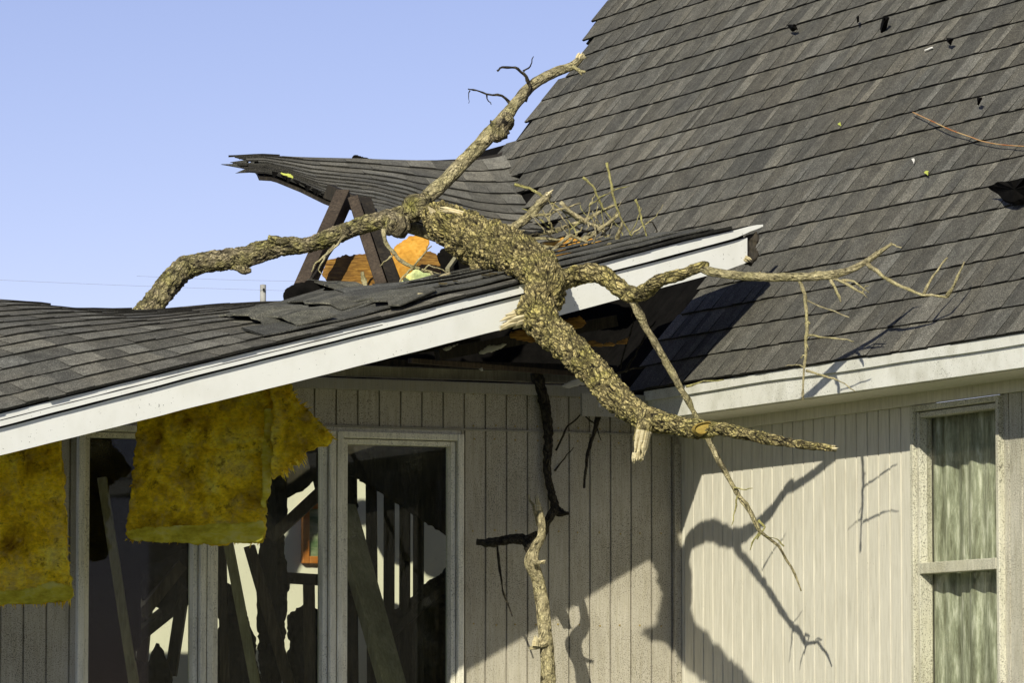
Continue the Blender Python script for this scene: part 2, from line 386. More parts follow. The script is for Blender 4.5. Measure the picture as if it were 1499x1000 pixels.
def tube(path, seg=10, step=.02, bark=0.0, bsc=16, lump=.0, lsc=7, stretch=.42, close=True, seed=0.0, snap=0):
    """path: [(px,py,D,width_px)] -> (verts, faces, cols).  A tapering, furrowed limb."""
    pts = [P(a, b, c) for a, b, c, w in path]; rad = [w/2*c/F for a, b, c, w in path]
    n = len(pts)
    def cr(a, b, c, d, t):
        return 0.5*((2*b)+(c-a)*t+(2*a-5*b+4*c-d)*t*t+(3*b-a-3*c+d)*t**3)
    C = []; Rr = []
    for i in range(n-1):
        a = pts[max(i-1, 0)]; b = pts[i]; c = pts[i+1]; d = pts[min(i+2, n-1)]
        m = max(1, int((c-b).length/step))
        for q in range(m):
            t = q/m; C.append(cr(a, b, c, d, t)); Rr.append(rad[i]+(rad[i+1]-rad[i])*(t*t*(3-2*t)))
    C.append(pts[-1]); Rr.append(rad[-1])
    global LIMBQ; LIMBQ = []
    V = []; Fc = []; K = []
    z0 = Vector((seed, 2, 5)); t0 = (C[1]-C[0]).normalized(); n0 = t0.cross(UZ)
    if n0.length < .05: n0 = t0.cross(RT)
    n0.normalize(); s = 0
    for i, p in enumerate(C):
        t1 = (C[min(i+1, len(C)-1)]-C[max(i-1, 0)]).normalized()
        n0 = (n0-t1*n0.dot(t1)).normalized(); b0 = t1.cross(n0)
        if i: s += (C[i]-C[i-1]).length
        for k in range(seg):
            a = 2*math.pi*k/seg; dr = n0*math.cos(a)+b0*math.sin(a); r = Rr[i]
            q = Vector((math.cos(a)*r, math.sin(a)*r, s+seed*3.7)); cc = 1.0
            if lump: r += r*lump*(noise.noise(q*lsc+Vector((seed, 0, 0)))+.5*noise.noise(q*lsc*2.7+Vector((0, seed, 0))))
            if bark:
                w = q+noise.noise_vector(q*7+z0)*.045+noise.noise_vector(q*26)*.012; w = w+Vector((w.z*.31, w.z*-.23, w.x*.4))
                z = Vector((seed, seed*.7, 0))
                def fur(f, st, g): return min(1.0, abs(noise.noise(Vector((w.x*f, w.y*f, w.z*f*st))+z))*g)
                h = min(1, .58*fur(bsc, stretch, 4.6)**.7+.42*fur(bsc*2.3, stretch*1.3, 4.0))*(.75+.25*fur(bsc*4.6, .7, 3.2))
                fl = noise.noise(q*85)
                r += bark*min(1, Rr[i]/.075)*(h-.70+fl*.22+.3*noise.noise(q*26)); cc = max(0, min(1, h*1.15+fl*.15))
            K.append(cc); LIMBQ.append(q.copy())
            V.append(p+dr*r)
    N = len(C)
    for i in range(N-1):
        for k in range(seg):
            k2 = (k+1) % seg
            Fc.append((i*seg+k, i*seg+k2, (i+1)*seg+k2, (i+1)*seg+k))
    if snap:   # splintered end: teeth
        for k in range(seg):
            V[(N-1)*seg+k] = V[(N-1)*seg+k]+t1*random.uniform(-.2, 1)*snap
    Fc.append(tuple(range(seg-1, -1, -1))); Fc.append(tuple((N-1)*seg+k for k in range(seg)))
    return V, Fc, K
def limb(name, paths, mat, parent=None, **kw):
    """one object per path; without a parent the first path is the thing and the others its children"""
    first = None
    for i, p in enumerate(paths):
        V, Fc, K = tube(p, seed=i*1.3+len(name)*.7, **kw)
        mb = MB(); mb.v = V
        for f in Fc:
            mb.f.append(tuple(f)); mb.fc.append(tuple((K[x],)*3 for x in f))
        nm = name if not name.endswith('twigs') else 'twig'
        if i and not parent: nm = 'twig'
        ob = mb.build(nm, mat, parent if (parent or not i) else first, smooth=True)
        at = ob.data.attributes.new('limb', 'FLOAT_VECTOR', 'POINT')
        for iq, qv in enumerate(LIMBQ): at.data[iq].vector = qv
        first = first or ob
    return first
def wiggle(p, amp=2.0, n=3, w=1.0):
    """adds knuckly detail to a twig path"""
    out = []
    for (a, b) in zip(p, p[1:]):
        for i in range(n):
            t = i/n; x = [a[q]+(b[q]-a[q])*t for q in range(4)]
            if i: x[0] += random.uniform(-amp, amp); x[1] += random.uniform(-amp, amp); x[3] *= random.uniform(.85, 1.25)
            out.append(tuple(x))
    out.append(p[-1]); return out
def splinters(name, px, py, D, dirpx, w, L, mat, parent, n=14):
    """a torn end: a sheaf of pale, pointed slivers"""
    mb = MB(); base = P(px, py, D); d = (P(px+dirpx[0], py+dirpx[1], D)-base).normalized()
    s1 = d.cross(FH).normalized(); s2 = FH
    R0 = w/2*D/F; LL = L*D/F
    for i in range(n):
        a = random.random()*6.28; r = R0*math.sqrt(random.random())*.9
        c = base+s1*r*math.cos(a)+s2*r*math.sin(a)-d*LL*.3
        l = LL*random.uniform(.5, 1.25); t = R0*random.uniform(.18, .42)
        tip = c+d*l+s1*random.uniform(-1, 1)*t+s2*random.uniform(-1, 1)*t
        ring = [c+s1*t*math.cos(q)+s2*t*math.sin(q) for q in (0, 1.57, 3.14, 4.71)]
        mid = [x+d*l*.65*random.uniform(.8, 1.1) for x in ring]
        for q in range(4):
            mb.quad(ring[q], ring[(q+1) % 4], mid[(q+1) % 4], mid[q]); mb.tri(mid[q], mid[(q+1) % 4], tip)
    return mb.build(name, mat, parent)

# ------------------------------------------------------------------ ground
g = MB()
xs = [-3000, -300, -60, -20, 0, 20, 60, 300, 3000]
for a, b in zip(xs, xs[1:]):
    for c, d in zip(xs, xs[1:]):
        g.quad(Vector((a, c, 0)), Vector((b, c, 0)), Vector((b, d, 0)), Vector((a, d, 0)))
tag(g.build('ground', M['grass'], merge=True), kind='structure')

# ------------------------------------------------------------------ the house
house = thing('damaged_house', (0, 0, 0), 'pale timber sided house with dark shingle roof torn open at its inner corner', 'house')
X1, Y1 = Vector((1, 0, 0)), Vector((0, 1, 0))
def wx(px): return hit(px, 700, (0, 0, 0), Y1).x          # left wall
def wy(px): return hit(px, 700, (0, 0, 0), X1).y          # right wall
def siding(name, o, u, nrm, L, z0, z1, mat, parent, sp=.1016, off=0, gd=.010, gw=.009, th=.10):
    """vertical grooved siding, grooves cut as real channels"""
    mb = MB(); prof = [(0, 0)]; p = (off % sp)
    while p < L-gw:
        if p > .004: prof += [(p, 0), (p+.0015, -gd), (p+gw-.0015, -gd), (p+gw, 0)]
        p += sp
    prof.append((L, 0))
    def q(s, d, z): return o+u*s+nrm*(d+.0015*noise.noise(Vector((s*2, z*1.5, L))))+UZ*z
    zs = [z0+(z1-z0)*i/max(1, int((z1-z0)/.35)) for i in range(max(1, int((z1-z0)/.35))+1)]
    fl = u.cross(UZ).dot(nrm) > 0
    for (a, da), (b, db) in zip(prof, prof[1:]):
        for c, d in zip(zs, zs[1:]):
            v = (q(a, da, c), q(b, db, c), q(b, db, d), q(a, da, d)); mb.quad(*(v if fl else v[::-1]))
    mb.box(o-nrm*th+UZ*z0, u*L, nrm*(th-gd-.004), UZ*(z1-z0))
    return mb.build(name, mat, parent)
ZT = 3.165; WT = 2.948; SPL = 2.968
xL = -6.0
xa, xb = wx(112), wx(676)
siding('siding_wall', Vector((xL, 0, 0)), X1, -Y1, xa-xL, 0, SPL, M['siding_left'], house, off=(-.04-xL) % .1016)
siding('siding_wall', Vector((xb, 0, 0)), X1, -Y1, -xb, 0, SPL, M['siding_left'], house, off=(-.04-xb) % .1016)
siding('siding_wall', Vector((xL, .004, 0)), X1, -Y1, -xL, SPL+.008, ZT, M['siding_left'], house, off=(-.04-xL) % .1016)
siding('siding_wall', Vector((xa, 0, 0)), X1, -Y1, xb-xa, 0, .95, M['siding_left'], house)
mb = MB(); mb.box(Vector((xL, -.008, SPL-.002)), X1*(-xL), Y1*.05, UZ*.008); mb.build('joint_flashing', M['trim_dull'], house)
mb = MB(); mb.box(Vector((xL, -.022, ZT-.035)), X1*(-xL-.02), Y1*.02, UZ*.05); mb.build('frieze_board', M['trim_dull'], house, bevel=.003)
mb = MB(); mb.box(Vector((-.035, -.030, 0)), X1*.033, Y1*.022, UZ*2.93); mb.build('corner_trim', M['siding_left'], house, bevel=.002)
# right wall
yw0, yw1 = wy(1340), wy(1470)
siding('siding_wall', Vector((0, yw0, 0)), Y1, -X1, -yw0, 0, 2.985, M['siding_right'], house, sp=.0965, off=.02, gd=.012, gw=.012)
siding('siding_wall', Vector((0, -7, 0)), Y1, -X1, 7+yw1, 0, 2.985, M['siding_spotted'], house, off=.07)
siding('siding_wall', Vector((0, yw1, 0)), Y1, -X1, yw0-yw1, 0, 1.45, M['siding_right'], house)
mb = MB(); mb.box(Vector((-.022, -7, 2.965)), X1*.02, Y1*(7-.02), UZ*.07); mb.build('frieze_board', M['siding_right'], house, bevel=.003)

def window(pname, o, u, nrm, L, z0, z1, fw, mat, gmat, rail=None, depth=.035, inner=.03):
    """casing + sash + pane; o at wall plane, u along the wall"""
    w = MB(); fl = 1
    def bx(s0, s1, a, b, d0, d1): w.box(o+u*s0+UZ*a+nrm*d0, u*(s1-s0), UZ*(b-a), nrm*(d1-d0))
    bx(0, fw, z0, z1, -.06, depth); bx(L-fw, L, z0, z1, -.06, depth)
    bx(fw, L-fw, z1-fw, z1, -.06, depth-.003); bx(fw, L-fw, z0, z0+fw, -.06, depth-.003)
    fr = w.build('window', mat, house, bevel=.004)
    w = MB(); e = fw+.004; q = inner
    for s0, s1, a, b in ((e, e+q, z0+e, z1-e), (L-e-q, L-e, z0+e, z1-e), (e+q, L-e-q, z1-e-q, z1-e), (e+q, L-e-q, z0+e, z0+e+q)):
        w.box(o+u*s0+UZ*a+nrm*(-.05), u*(s1-s0), UZ*(b-a), nrm*(.05+depth*.35-.004*(s1-s0 > .2)))
    if rail:
        w.box(o+u*(e+q)+UZ*rail[0]+nrm*(-.05), u*(L-2*e-2*q), UZ*(rail[1]-rail[0]), nrm*(.05+depth*.5))
    w.build('sash', mat, fr, bevel=.003)
    return fr, (e+q)
def pane(fr, o, u, nrm, s0, s1, a, b, d, mat):
    w = MB(); w.box(o+u*s0+UZ*a+nrm*d, u*(s1-s0), UZ*(b-a), nrm*.004); return w.build('pane', mat, fr)
ol = Vector((0, 0, 0))
zs0 = .95
# left wall: three lights side by side
for (p0, p1, lab) in ((112, 300, 'tall shaded window pane half hidden by yellow wool'), (301, 489, None), (490.5, 676, None)):
    a, b = wx(p0), wx(p1); o = Vector((a, 0, 0))
    fr, e = window('window', o, X1, -Y1, b-a, zs0, WT, .030, M['frame_paint'], M['glass'], depth=.03, inner=.022)
    pane(fr, o, X1, -Y1, e, b-a-e, zs0+e, WT-e, -.035, M['glass'])
mb = MB(); mb.box(Vector((xa-.02, -.06, zs0-.04)), X1*(xb-xa+.04), Y1*.10, UZ*.04); mb.build('window_sill', M['frame_paint'], house, bevel=.004)
# right wall: double hung
o = Vector((0, yw1, 0)); Lw = yw0-yw1
fr, e = window('window', o, Y1, -X1, Lw, 1.45, 2.962, .024, M['frame_spotted'], M['glass_dirty'], rail=(2.275, 2.32), depth=.026, inner=.022)
pane(fr, o, Y1, -X1, e, Lw-e, 2.325, 2.962-e, -.030, M['glass_dirty'])
pane(fr, o, Y1, -X1, e, Lw-e, 1.45+e, 2.27, -.048, M['glass_dirty'])
mb = MB(); mb.box(Vector((-.05, yw1-.02, 1.41)), X1*.09, Y1*(Lw+.04), UZ*.04); mb.build('window_sill', M['frame_spotted'], fr, bevel=.004)
# curtain folds behind the right window
mb = MB(); N = 60
for i in range(N):
    ya = yw1+.03+(Lw+.25)*i/N; yb = yw1+.03+(Lw+.25)*(i+1)/N
    f = lambda y: .085+.007*math.sin(y*60)+.010*math.sin(y*23)
    mb.quad(Vector((f(ya), ya, 1.5)), Vector((f(yb), yb, 1.5)), Vector((f(yb), yb, 2.96)), Vector((f(ya), ya, 2.96)))
tag(mb.build('curtain', M['curtain'], smooth=True, merge=True), 'mottled grey green curtain hanging behind the double hung window', 'curtain')
# house body beyond the walls
for o_, a_, b_, c_ in (((.10, 0.0, 0), .10, 4.2, 3.0), ((.9, -7, 0), .1, 7, 3.0), ((xL, 2.3, 0), 6.1, .1, 3.0), ((xL, .1, 0), .1, 2.2, 3.0)):
    mb = MB(); mb.box(Vector(o_), X1*a_, Y1*b_, UZ*c_); mb.build('room_wall', M['room_wall'], house)
mb = MB(); mb.box(Vector((xa, .008, WT-.002)), X1*(xb-xa), Y1*.07, UZ*(SPL-WT+.006)); mb.build('window_header', M['frame_paint'], house)
mb = MB(); mb.box(Vector((xL+.1, .12, .0)), X1*6.0, Y1*2.18, UZ*.03); mb.build('room_floor', M['old_wood'], house)

# eave of the right roof
OV = .28; ZE = 3.017; TH = math.radians(53); cT, sT = math.cos(TH), math.sin(TH)
def fascia_strip(name, y0, y1, zb, zt, x, t, mat, wob=0):
    mb = MB(); N = 40
    for i in range(N):
        a = y0+(y1-y0)*i/N; b = y0+(y1-y0)*(i+1)/N
        wa = wob*noise.noise(Vector((a*1.1, 5, 0))); wb = wob*noise.noise(Vector((b*1.1, 5, 0)))
        pa = [Vector((x, a, zb+wa)), Vector((x+t, a, zb+wa)), Vector((x+t, a, zt)), Vector((x, a, zt))]
        pb = [Vector((x, b, zb+wb)), Vector((x+t, b, zb+wb)), Vector((x+t, b, zt)), Vector((x, b, zt))]
        for k in range(4): mb.quad(pa[k], pa[(k+1) % 4], pb[(k+1) % 4], pb[k])
        if i == 0: mb.quad(*pa[::-1])
        if i == N-1: mb.quad(*pb)
    return mb.build(name, mat, house, merge=True)
fascia_strip('fascia_board', -7, -.26, ZE, ZE+.098, -OV, .022, M['fascia_dirty'])
fascia_strip('drip_edge', -7, -.25, ZE+.088, ZE+.128, -OV-.013, .012, M['fascia_dirty'], wob=.012)
mb = MB(); mb.box(Vector((-OV+.023, -7, ZE-.004)), X1*(OV-.024), Y1*6.98, UZ*.012); mb.build('soffit', M['siding_right'], house)
mb = MB(); mb.box(Vector((-.6, -.262, ZE+.01)), X1*.34, Y1*.02, UZ*.10); mb.build('fascia_board', M['trim_dull'], house)

# rusty nail heads in the left siding
for i in range(14):
    x = -.04-.1016*i+.05
    if x < xb+.02: break
    for z in (3.13, 2.985, 2.93, 2.52, 2.11):
        m_ = MB(); m_.box(Vector((x-.003+random.uniform(-.006, .006), -.0035, z+random.uniform(-.006, .006))), X1*.006, Y1*.003, UZ*.006); m_.build('nail_head', M['knot'], house)
# right roof
E0 = Vector((-OV-.02, 0, ZE+.13))
def SR(u, v):   # u towards the camera, v up the slope
    w = .012*noise.noise(Vector((u*.55, v*.7, 0)))+.004*noise.noise(Vector((u*2, v*2, 4)))
    return E0+Vector((v*cT, -u, v*sT))+Vector((-sT, 0, cT))*w
left_edge = [(930, -60), (905, 0), (883, 14), (864, 42), (862, 76), (834, 104), (803, 142), (778, 165), (766, 190), (732, 222),
             (752, 262), (788, 304), (824, 352), (880, 378), (1050, 372), (1050, 392), (990, 468), (935, 568), (925, 610), (2600, 610), (2600, -900), (1100, -900)]
def keepR(u, v):
    x, y, _ = proj(SR(u, v)); return inpoly(left_edge, x, y)
roof = shingles('roof', SR, -5.2, 6.2, 30, M['shingle'], house, keep=keepR, seg=.12)
# deck under the shingles
mb = MB(); nrm = Vector((-sT, 0, cT))
a0, a1 = SR(6.2, 0)-nrm*.012, SR(6.2, 4.4)-nrm*.012
for u in [x*.1 for x in range(-52, 62)]:
    for v in [x*.1 for x in range(0, 44)]:
        x_, y_, _ = proj(SR(u+.05, v+.05))
        if keepR(u+.05, v+.05) or (212 < y_ < 372 and keepR(u+.05+.5, v+.05)):
            p = E0+Vector((v*cT, -u, v*sT))-nrm*.016
            mb.box(p-Y1*.1-nrm*.012, Y1*.1, Vector((cT, 0, sT))*.1, nrm*.012)
mb.build('roof_deck', M['felt'], roof)
mb = MB(); p = E0+Vector((4.42*cT, -6.2, 4.42*sT)); mb.box(p, Y1*11.4, Vector((cT, 0, -sT))*4.4, nrm*.02); mb.build('far_slope', M['shingle_dark'], roof)
# black sheet standing in for deep shade in the hollow under the lifted eave
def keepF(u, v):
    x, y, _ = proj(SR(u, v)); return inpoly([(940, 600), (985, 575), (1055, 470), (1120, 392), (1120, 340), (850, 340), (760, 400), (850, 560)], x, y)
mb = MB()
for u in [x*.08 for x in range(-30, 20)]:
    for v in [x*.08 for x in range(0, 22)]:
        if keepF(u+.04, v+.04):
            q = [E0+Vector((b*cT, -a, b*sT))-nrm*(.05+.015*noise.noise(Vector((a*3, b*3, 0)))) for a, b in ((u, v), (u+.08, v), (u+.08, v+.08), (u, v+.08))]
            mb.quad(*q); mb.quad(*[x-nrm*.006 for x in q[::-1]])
mb.build('felt_and_shade_black', M['felt'], roof)

# ------------------------------------------------------------------ lifted roof slab A (front)
DF = [(-200, 17.8), (0, 18.17), (300, 18.755), (600, 19.375), (800, 19.82), (985, 20.24), (1090, 20.476), (1130, 20.56)]
FB = [(-200, 718), (0, 667), (150, 630), (300, 592), (450, 555), (600, 517), (700, 491), (800, 467), (985, 417), (1100, 386)]
FG = [(-200, 676), (0, 628), (150, 589), (300, 550), (450, 512), (600, 475), (800, 424), (950, 386), (1100, 346)]
FT = [(-200, 655), (0, 606), (300, 532), (600, 459), (800, 407), (1000, 354), (1116, 328)]
slabA = thing('torn_roof_slab', P(550, 560, 19.2), 'lifted shingled eave slab with long white fascia slanting across the house front', 'roof slab')
def strip(name, bt, tp, x0, x1, off, th, mat, parent, ends=None, nn=90):
    mb = MB(); rows = []
    for i in range(nn+1):
        x = x0+(x1-x0)*i/nn; D = lerp_tab(DF, x)+off
        wb = .7*noise.noise(Vector((x*.02, 3, off*9))); wt = .7*noise.noise(Vector((x*.02, 8, off*9)))
        yb, yt = lerp_tab(bt, x)+wb, lerp_tab(tp, x)+wt
        if ends: yb, yt = ends(x, yb, yt)
        a, b = P(x, yb, D), P(x, yt, D); k = Y1*th
        rows.append((a, b, b+k, a+k))
    for r, s in zip(rows, rows[1:]):
        for q in range(4): mb.quad(r[q], s[q], s[(q+1) % 4], r[(q+1) % 4])
    mb.quad(*rows[0]); mb.quad(*rows[-1][::-1])
    return mb.build(name, mat, parent, merge=True)
def e1(x, b, t):
    if x > 1060: b -= max(0, x-1060)*.10
    return b, t
fasA = strip('fascia_board', FB, FG, -190, 1094, 0, .028, M['fascia_paint'], slabA, ends=e1)
strip('crack_line', [(a, b+2) for a, b in FG], [(a, b-7) for a, b in FG], -190, 1088, .012, .03, M['gap'], slabA)
strip('starter_course', [(a, b+3) for a, b in FT], [(a, b-3) for a, b in FT], -190, 1095, .0, .05, M['gap'], slabA)
def e2(x, b, t):
    if x > 1075:
        f = (x-1075)/42; m = 331-1.5*f; b = b+(m+2-b)*f**1.6 if b > m else b; t = t+(m-1-t)*f**2
    return b, t
strip('drip_edge', [(a, b-3.5) for a, b in FG], FT, -190, 1117, -.022, .03, M['fascia_paint'], slabA, ends=e2, nn=140)
strip('crack_line', [(a, (b*.45+lerp_tab(FT, a)*.55)) for a, b in FG][:6], [(a, (b*.45+lerp_tab(FT, a)*.55)-1.0) for a, b in FG][:6], -190, 560, -.0235, .004, M['gap'], slabA)
# rotted end of the fascia
slab('rotten_end', [(1090, 344), (1108, 338), (1113, 352), (1106, 362), (1112, 374), (1100, 386), (1092, 384)], 20.50, .06, M['dark_wood'], slabA, cell=2, rag=2.5, amp=.012, sc=30)
splinters('splinter', 1093, 378, 20.47, (1, .5), 10, 10, M['raw_wood'], slabA, n=5)

SIL = [(-500, 432), (-100, 437), (0, 440), (50, 444), (90, 450), (150, 453), (215, 453), (300, 447), (370, 444), (430, 441), (490, 437), (540, 431), (600, 426), (650, 417), (700, 410), (760, 402),
       (810, 392), (860, 379), (920, 362), (1000, 343), (1060, 333), (1120, 328)]
LA = [(-200, 1.5), (300, 1.45), (600, 1.25), (800, 1.15), (950, 1.05), (1120, .9)]  # rear depth, extended at the right end to block sun from the hollow
_c = {}
def FA(x):
    return P(x, lerp_tab(FT, x)-3.5, lerp_tab(DF, x)-.04)
def edgeA(x):
    kx = round(x, 2)
    if kx in _c: return _c[kx]
    f = FA(x); L = lerp_tab(LA, x); g = f+Vector((-.24, .97, 0))*L
    px = proj(g)[0]; y = lerp_tab(SIL, px); D = proj(g)[2]
    g2 = P(px, y, D); _c[kx] = (f, g2, (g2-f).length); return _c[kx]
pxs = [-200+i*(1316/200) for i in range(201)]
cum = [0]
for a, b in zip(pxs, pxs[1:]): cum.append(cum[-1]+(FA(b)-FA(a)).length)
UTAB = list(zip(cum, pxs)); UMAX = cum[-1]
def SA(u, v):
    x = lerp_tab(UTAB, max(0, min(UMAX, u))) if 0 <= u <= UMAX else (pxs[0] if u < 0 else pxs[-1])
    f, g_, L = edgeA(x); t = v/L; p = f+(g_-f)*t
    h = .035*math.sin(min(1, max(0, t))*math.pi)*(.4+noise.noise(Vector((u*1.1, v*1.2, 2))))
    h += .03*noise.noise(Vector((u*1.6, 5+v*.5, 0)))*max(0, t)*(1-max(0, t))*3
    return p+UZ*h+X1*((u if u < 0 else (u-UMAX if u > UMAX else 0)))
def keepA(u, v):
    if u > UMAX-.16: return False
    x = lerp_tab(UTAB, u); return v < edgeA(x)[2]+.02
shA = shingles('shingles', SA, 0, UMAX, 14, M['shingle_dark'], slabA, keep=keepA, seg=.06, expo=.118, extra=1.15, jit=.004, thick=.007, tint=1.1)
us = [UMAX*i/90 for i in range(91)]
def SAn(o): return lambda u, t: (lambda q: SA(u, q[2]*(.03+.95*t)+.04)-UZ*(o+(.012 if t < .1 else 0)))(edgeA(lerp_tab(UTAB, u)))
tt = [i/10 for i in range(11)]
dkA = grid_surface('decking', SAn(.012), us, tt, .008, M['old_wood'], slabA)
# layers of shingle and felt showing edge-on along the top of the fascia's right half
for q in range(5):
    mb = MB(); st = UMAX*(.42+.05*q+.03*random.random()); nn = 70
    pr = None
    for i in range(nn+1):
        u = st+(UMAX*(.955-.02*q)-st)*i/nn
        v = .10+.11*q+.02*noise.noise(Vector((u*5, q*7, 0)))
        p = SA(u, v)+UZ*(.012+.012*q*min(1, i/15)+.009*noise.noise(Vector((u*4, q*3, 1)))); p2 = SA(u, v+.16)+UZ*(.014+.011*q)
        r = (p, p+UZ*.006, p2+UZ*.006, p2)
        if pr:
            for a in range(4): mb.quad(pr[a], r[a], r[(a+1) % 4], pr[(a+1) % 4], (.045+.02*(q % 2),)*3)
        pr = r
    mb.build('buckled_shingle', M['shingle_dark'], slabA)
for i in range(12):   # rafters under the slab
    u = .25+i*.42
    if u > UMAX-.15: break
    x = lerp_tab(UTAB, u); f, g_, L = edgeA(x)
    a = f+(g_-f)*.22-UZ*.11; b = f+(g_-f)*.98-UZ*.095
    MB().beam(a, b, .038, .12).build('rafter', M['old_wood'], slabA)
# soffit boards torn beneath the slab
for poly, D, mt in (([(742, 488), (850, 462), (862, 470), (800, 500), (905, 500), (925, 492), (918, 503), (820, 512), (745, 496)], 20.35, 'brown_ply'),):
    slab('torn_soffit', poly, D, .012, M[mt], slabA, cell=3, rag=3, amp=.01)

def loose(name, pts, D, t, mat, label, cat, parent=None, **kw):
    o = slab(name, pts, D, t, mat, parent, **kw)
    if not parent: tag(o, label, cat)
    return o
def shingle_flap(corners, label, n=5, group='loose shingles on the torn slab', col=(.062, .061, .056)):
    """a loose shingle strip: corners are four 3-D points, curled a little"""
    a, b, c, d = corners; mb = MB(); N = n
    rows = []; N = n = 9
    for i in range(N+1):
        t = i/N; p = a.lerp(b, t); q = d.lerp(c, t); q = q.lerp(p, random.uniform(-.12, .12)); p = p.lerp(q, random.uniform(-.08, .2)*(i % 2)); cu = UZ*.018*math.sin(t*math.pi)*random.uniform(.6, 1.4)
        m = p.lerp(q, .5)+cu*1.4
        rows.append((p+cu, m, q+cu*.5))
    for r, s in zip(rows, rows[1:]):
        fq = random.uniform(.7, 1.25); cc = tuple(x*fq for x in col)
        for k_ in (0, 1):
            mb.quad(r[k_], s[k_], s[k_+1], r[k_+1], cc); mb.quad(r[k_+1]-UZ*.006, s[k_+1]-UZ*.006, s[k_]-UZ*.006, r[k_]-UZ*.006, cc)
        mb.quad(r[0]-UZ*.006, s[0]-UZ*.006, s[0], r[0], cc); mb.quad(r[2], s[2], s[2]-UZ*.006, r[2]-UZ*.006, cc)
    for r in (rows[0], rows[-1]): mb.quad(r[0], r[1], r[1]-UZ*.006, r[0]-UZ*.006, col); mb.quad(r[1], r[2], r[2]-UZ*.006, r[1]-UZ*.006, col)
    o = mb.build('loose_shingle', M['shingle_dark']); tag(o, label, 'shingle', group); return o
def onA(px, py, h=.02):
    """point on the slab A seen at px,py (march along the ray)"""
    best = None
    for i in range(0, 61):
        u = None
    bu, bv, be = 0, 0, 1e9
    for i in range(0, 121):
        u = UMAX*i/120; L = edgeA(lerp_tab(UTAB, u))[2]
        for j in range(0, 13):
            v = L*j/12; x, y, _ = proj(SA(u, v)); e_ = (x-px)**2+(y-py)**2
            if e_ < be: bu, bv, be = u, v, e_
    return SA(bu, bv)+UZ*h
for pts, h, lab in (([(322, 466), (395, 481), (455, 462), (400, 452)], .03, 'loose dark shingle lying left of the heap on the slab'),
                 ([(372, 470), (432, 484), (492, 470), (440, 458)], .05, 'loose dark shingle with curled tip in front of the heap'),
                 ([(405, 452), (500, 464), (560, 448), (470, 440)], .06, 'broad loose shingle at the middle of the heap on the slab'),
                 ([(480, 455), (575, 462), (640, 440), (560, 436)], .06, 'loose shingle folded beside the crooked stick on the slab')):
    P4 = [onA(x, y, h*.45+.006*i) for i, (x, y) in enumerate(pts)]
    shingle_flap(P4, lab)

# ------------------------------------------------------------------ buckled roof panel B (rear)
slabB = thing('buckled_roof_panel', P(600, 300, 23.5), 'sagging rear roof panel of grey shingles jutting left with a ragged tip', 'roof slab')
BT = [(325, 229), (345, 228), (380, 226), (430, 228), (500, 231), (560, 233), (640, 233), (690, 230), (730, 222), (752, 207), (766, 196)]
BB = [(325, 247), (345, 250), (400, 252), (440, 268), (480, 288), (540, 300), (570, 306), (610, 322), (660, 345), (760, 375), (870, 385)]
def bT(s):  # s in 0..1 along the panel from left tip to crease
    x = 325+(762-325)*s; return P(x, lerp_tab(BT, x), 24.4+1.22*s**1.2)
def bB(s):
    x = 325+(890-325)*s; return P(x, lerp_tab(BB, x), 23.9-1.0*math.sin(min(1, s*1.3)*math.pi/2)+.42*s*s)
LB = 0; sT_ = [i/100 for i in range(101)]; cu = [0]
for a, b in zip(sT_, sT_[1:]): cu.append(cu[-1]+(bT(b).lerp(bB(b), .5)-bT(a).lerp(bB(a), .5)).length)
UB = list(zip(cu, sT_)); UBM = cu[-1]
HB = 2.0
def SB(u, v):
    s = lerp_tab(UB, max(0, min(UBM, u))); t = v/HB
    p = bB(s).lerp(bT(s), t)
    # curve like a draped sheet, steepening into the right roof
    k2 = max(0, (s-.55)/.45)
    p = p+UZ*(-.10*math.sin(max(0, min(1, t))*math.pi)*k2*(1-k2*.3)+.02*noise.noise(Vector((u*1.1, v*1.3, 7))))
    if u < 0: p = p+(bT(.01)-bT(0))*(u*25)
    if u > UBM: p = p+(bT(1)-bT(.99))*((u-UBM)*20)
    return p
def keepB(u, v):
    s = lerp_tab(UB, u); x, y, _ = proj(SB(u, v))
    if u > UBM-.02: return False
    if u < .3: return (noise.noise(Vector((v*4, 1, 0)))*.2+.10) < u
    return 0 <= v <= HB-.05
shingles('shingles', SB, 0, UBM, 12, M['shingle_dark'], slabB, keep=keepB, seg=.06, expo=.172, extra=1.3, jit=.005, thick=.008, tint=1.35)
grid_surface('decking', lambda u, t: SB(u, HB*t)-UZ*.02, [.18+(UBM-.2)*i/60 for i in range(61)], tt, .018, M['dark_wood'], slabB)
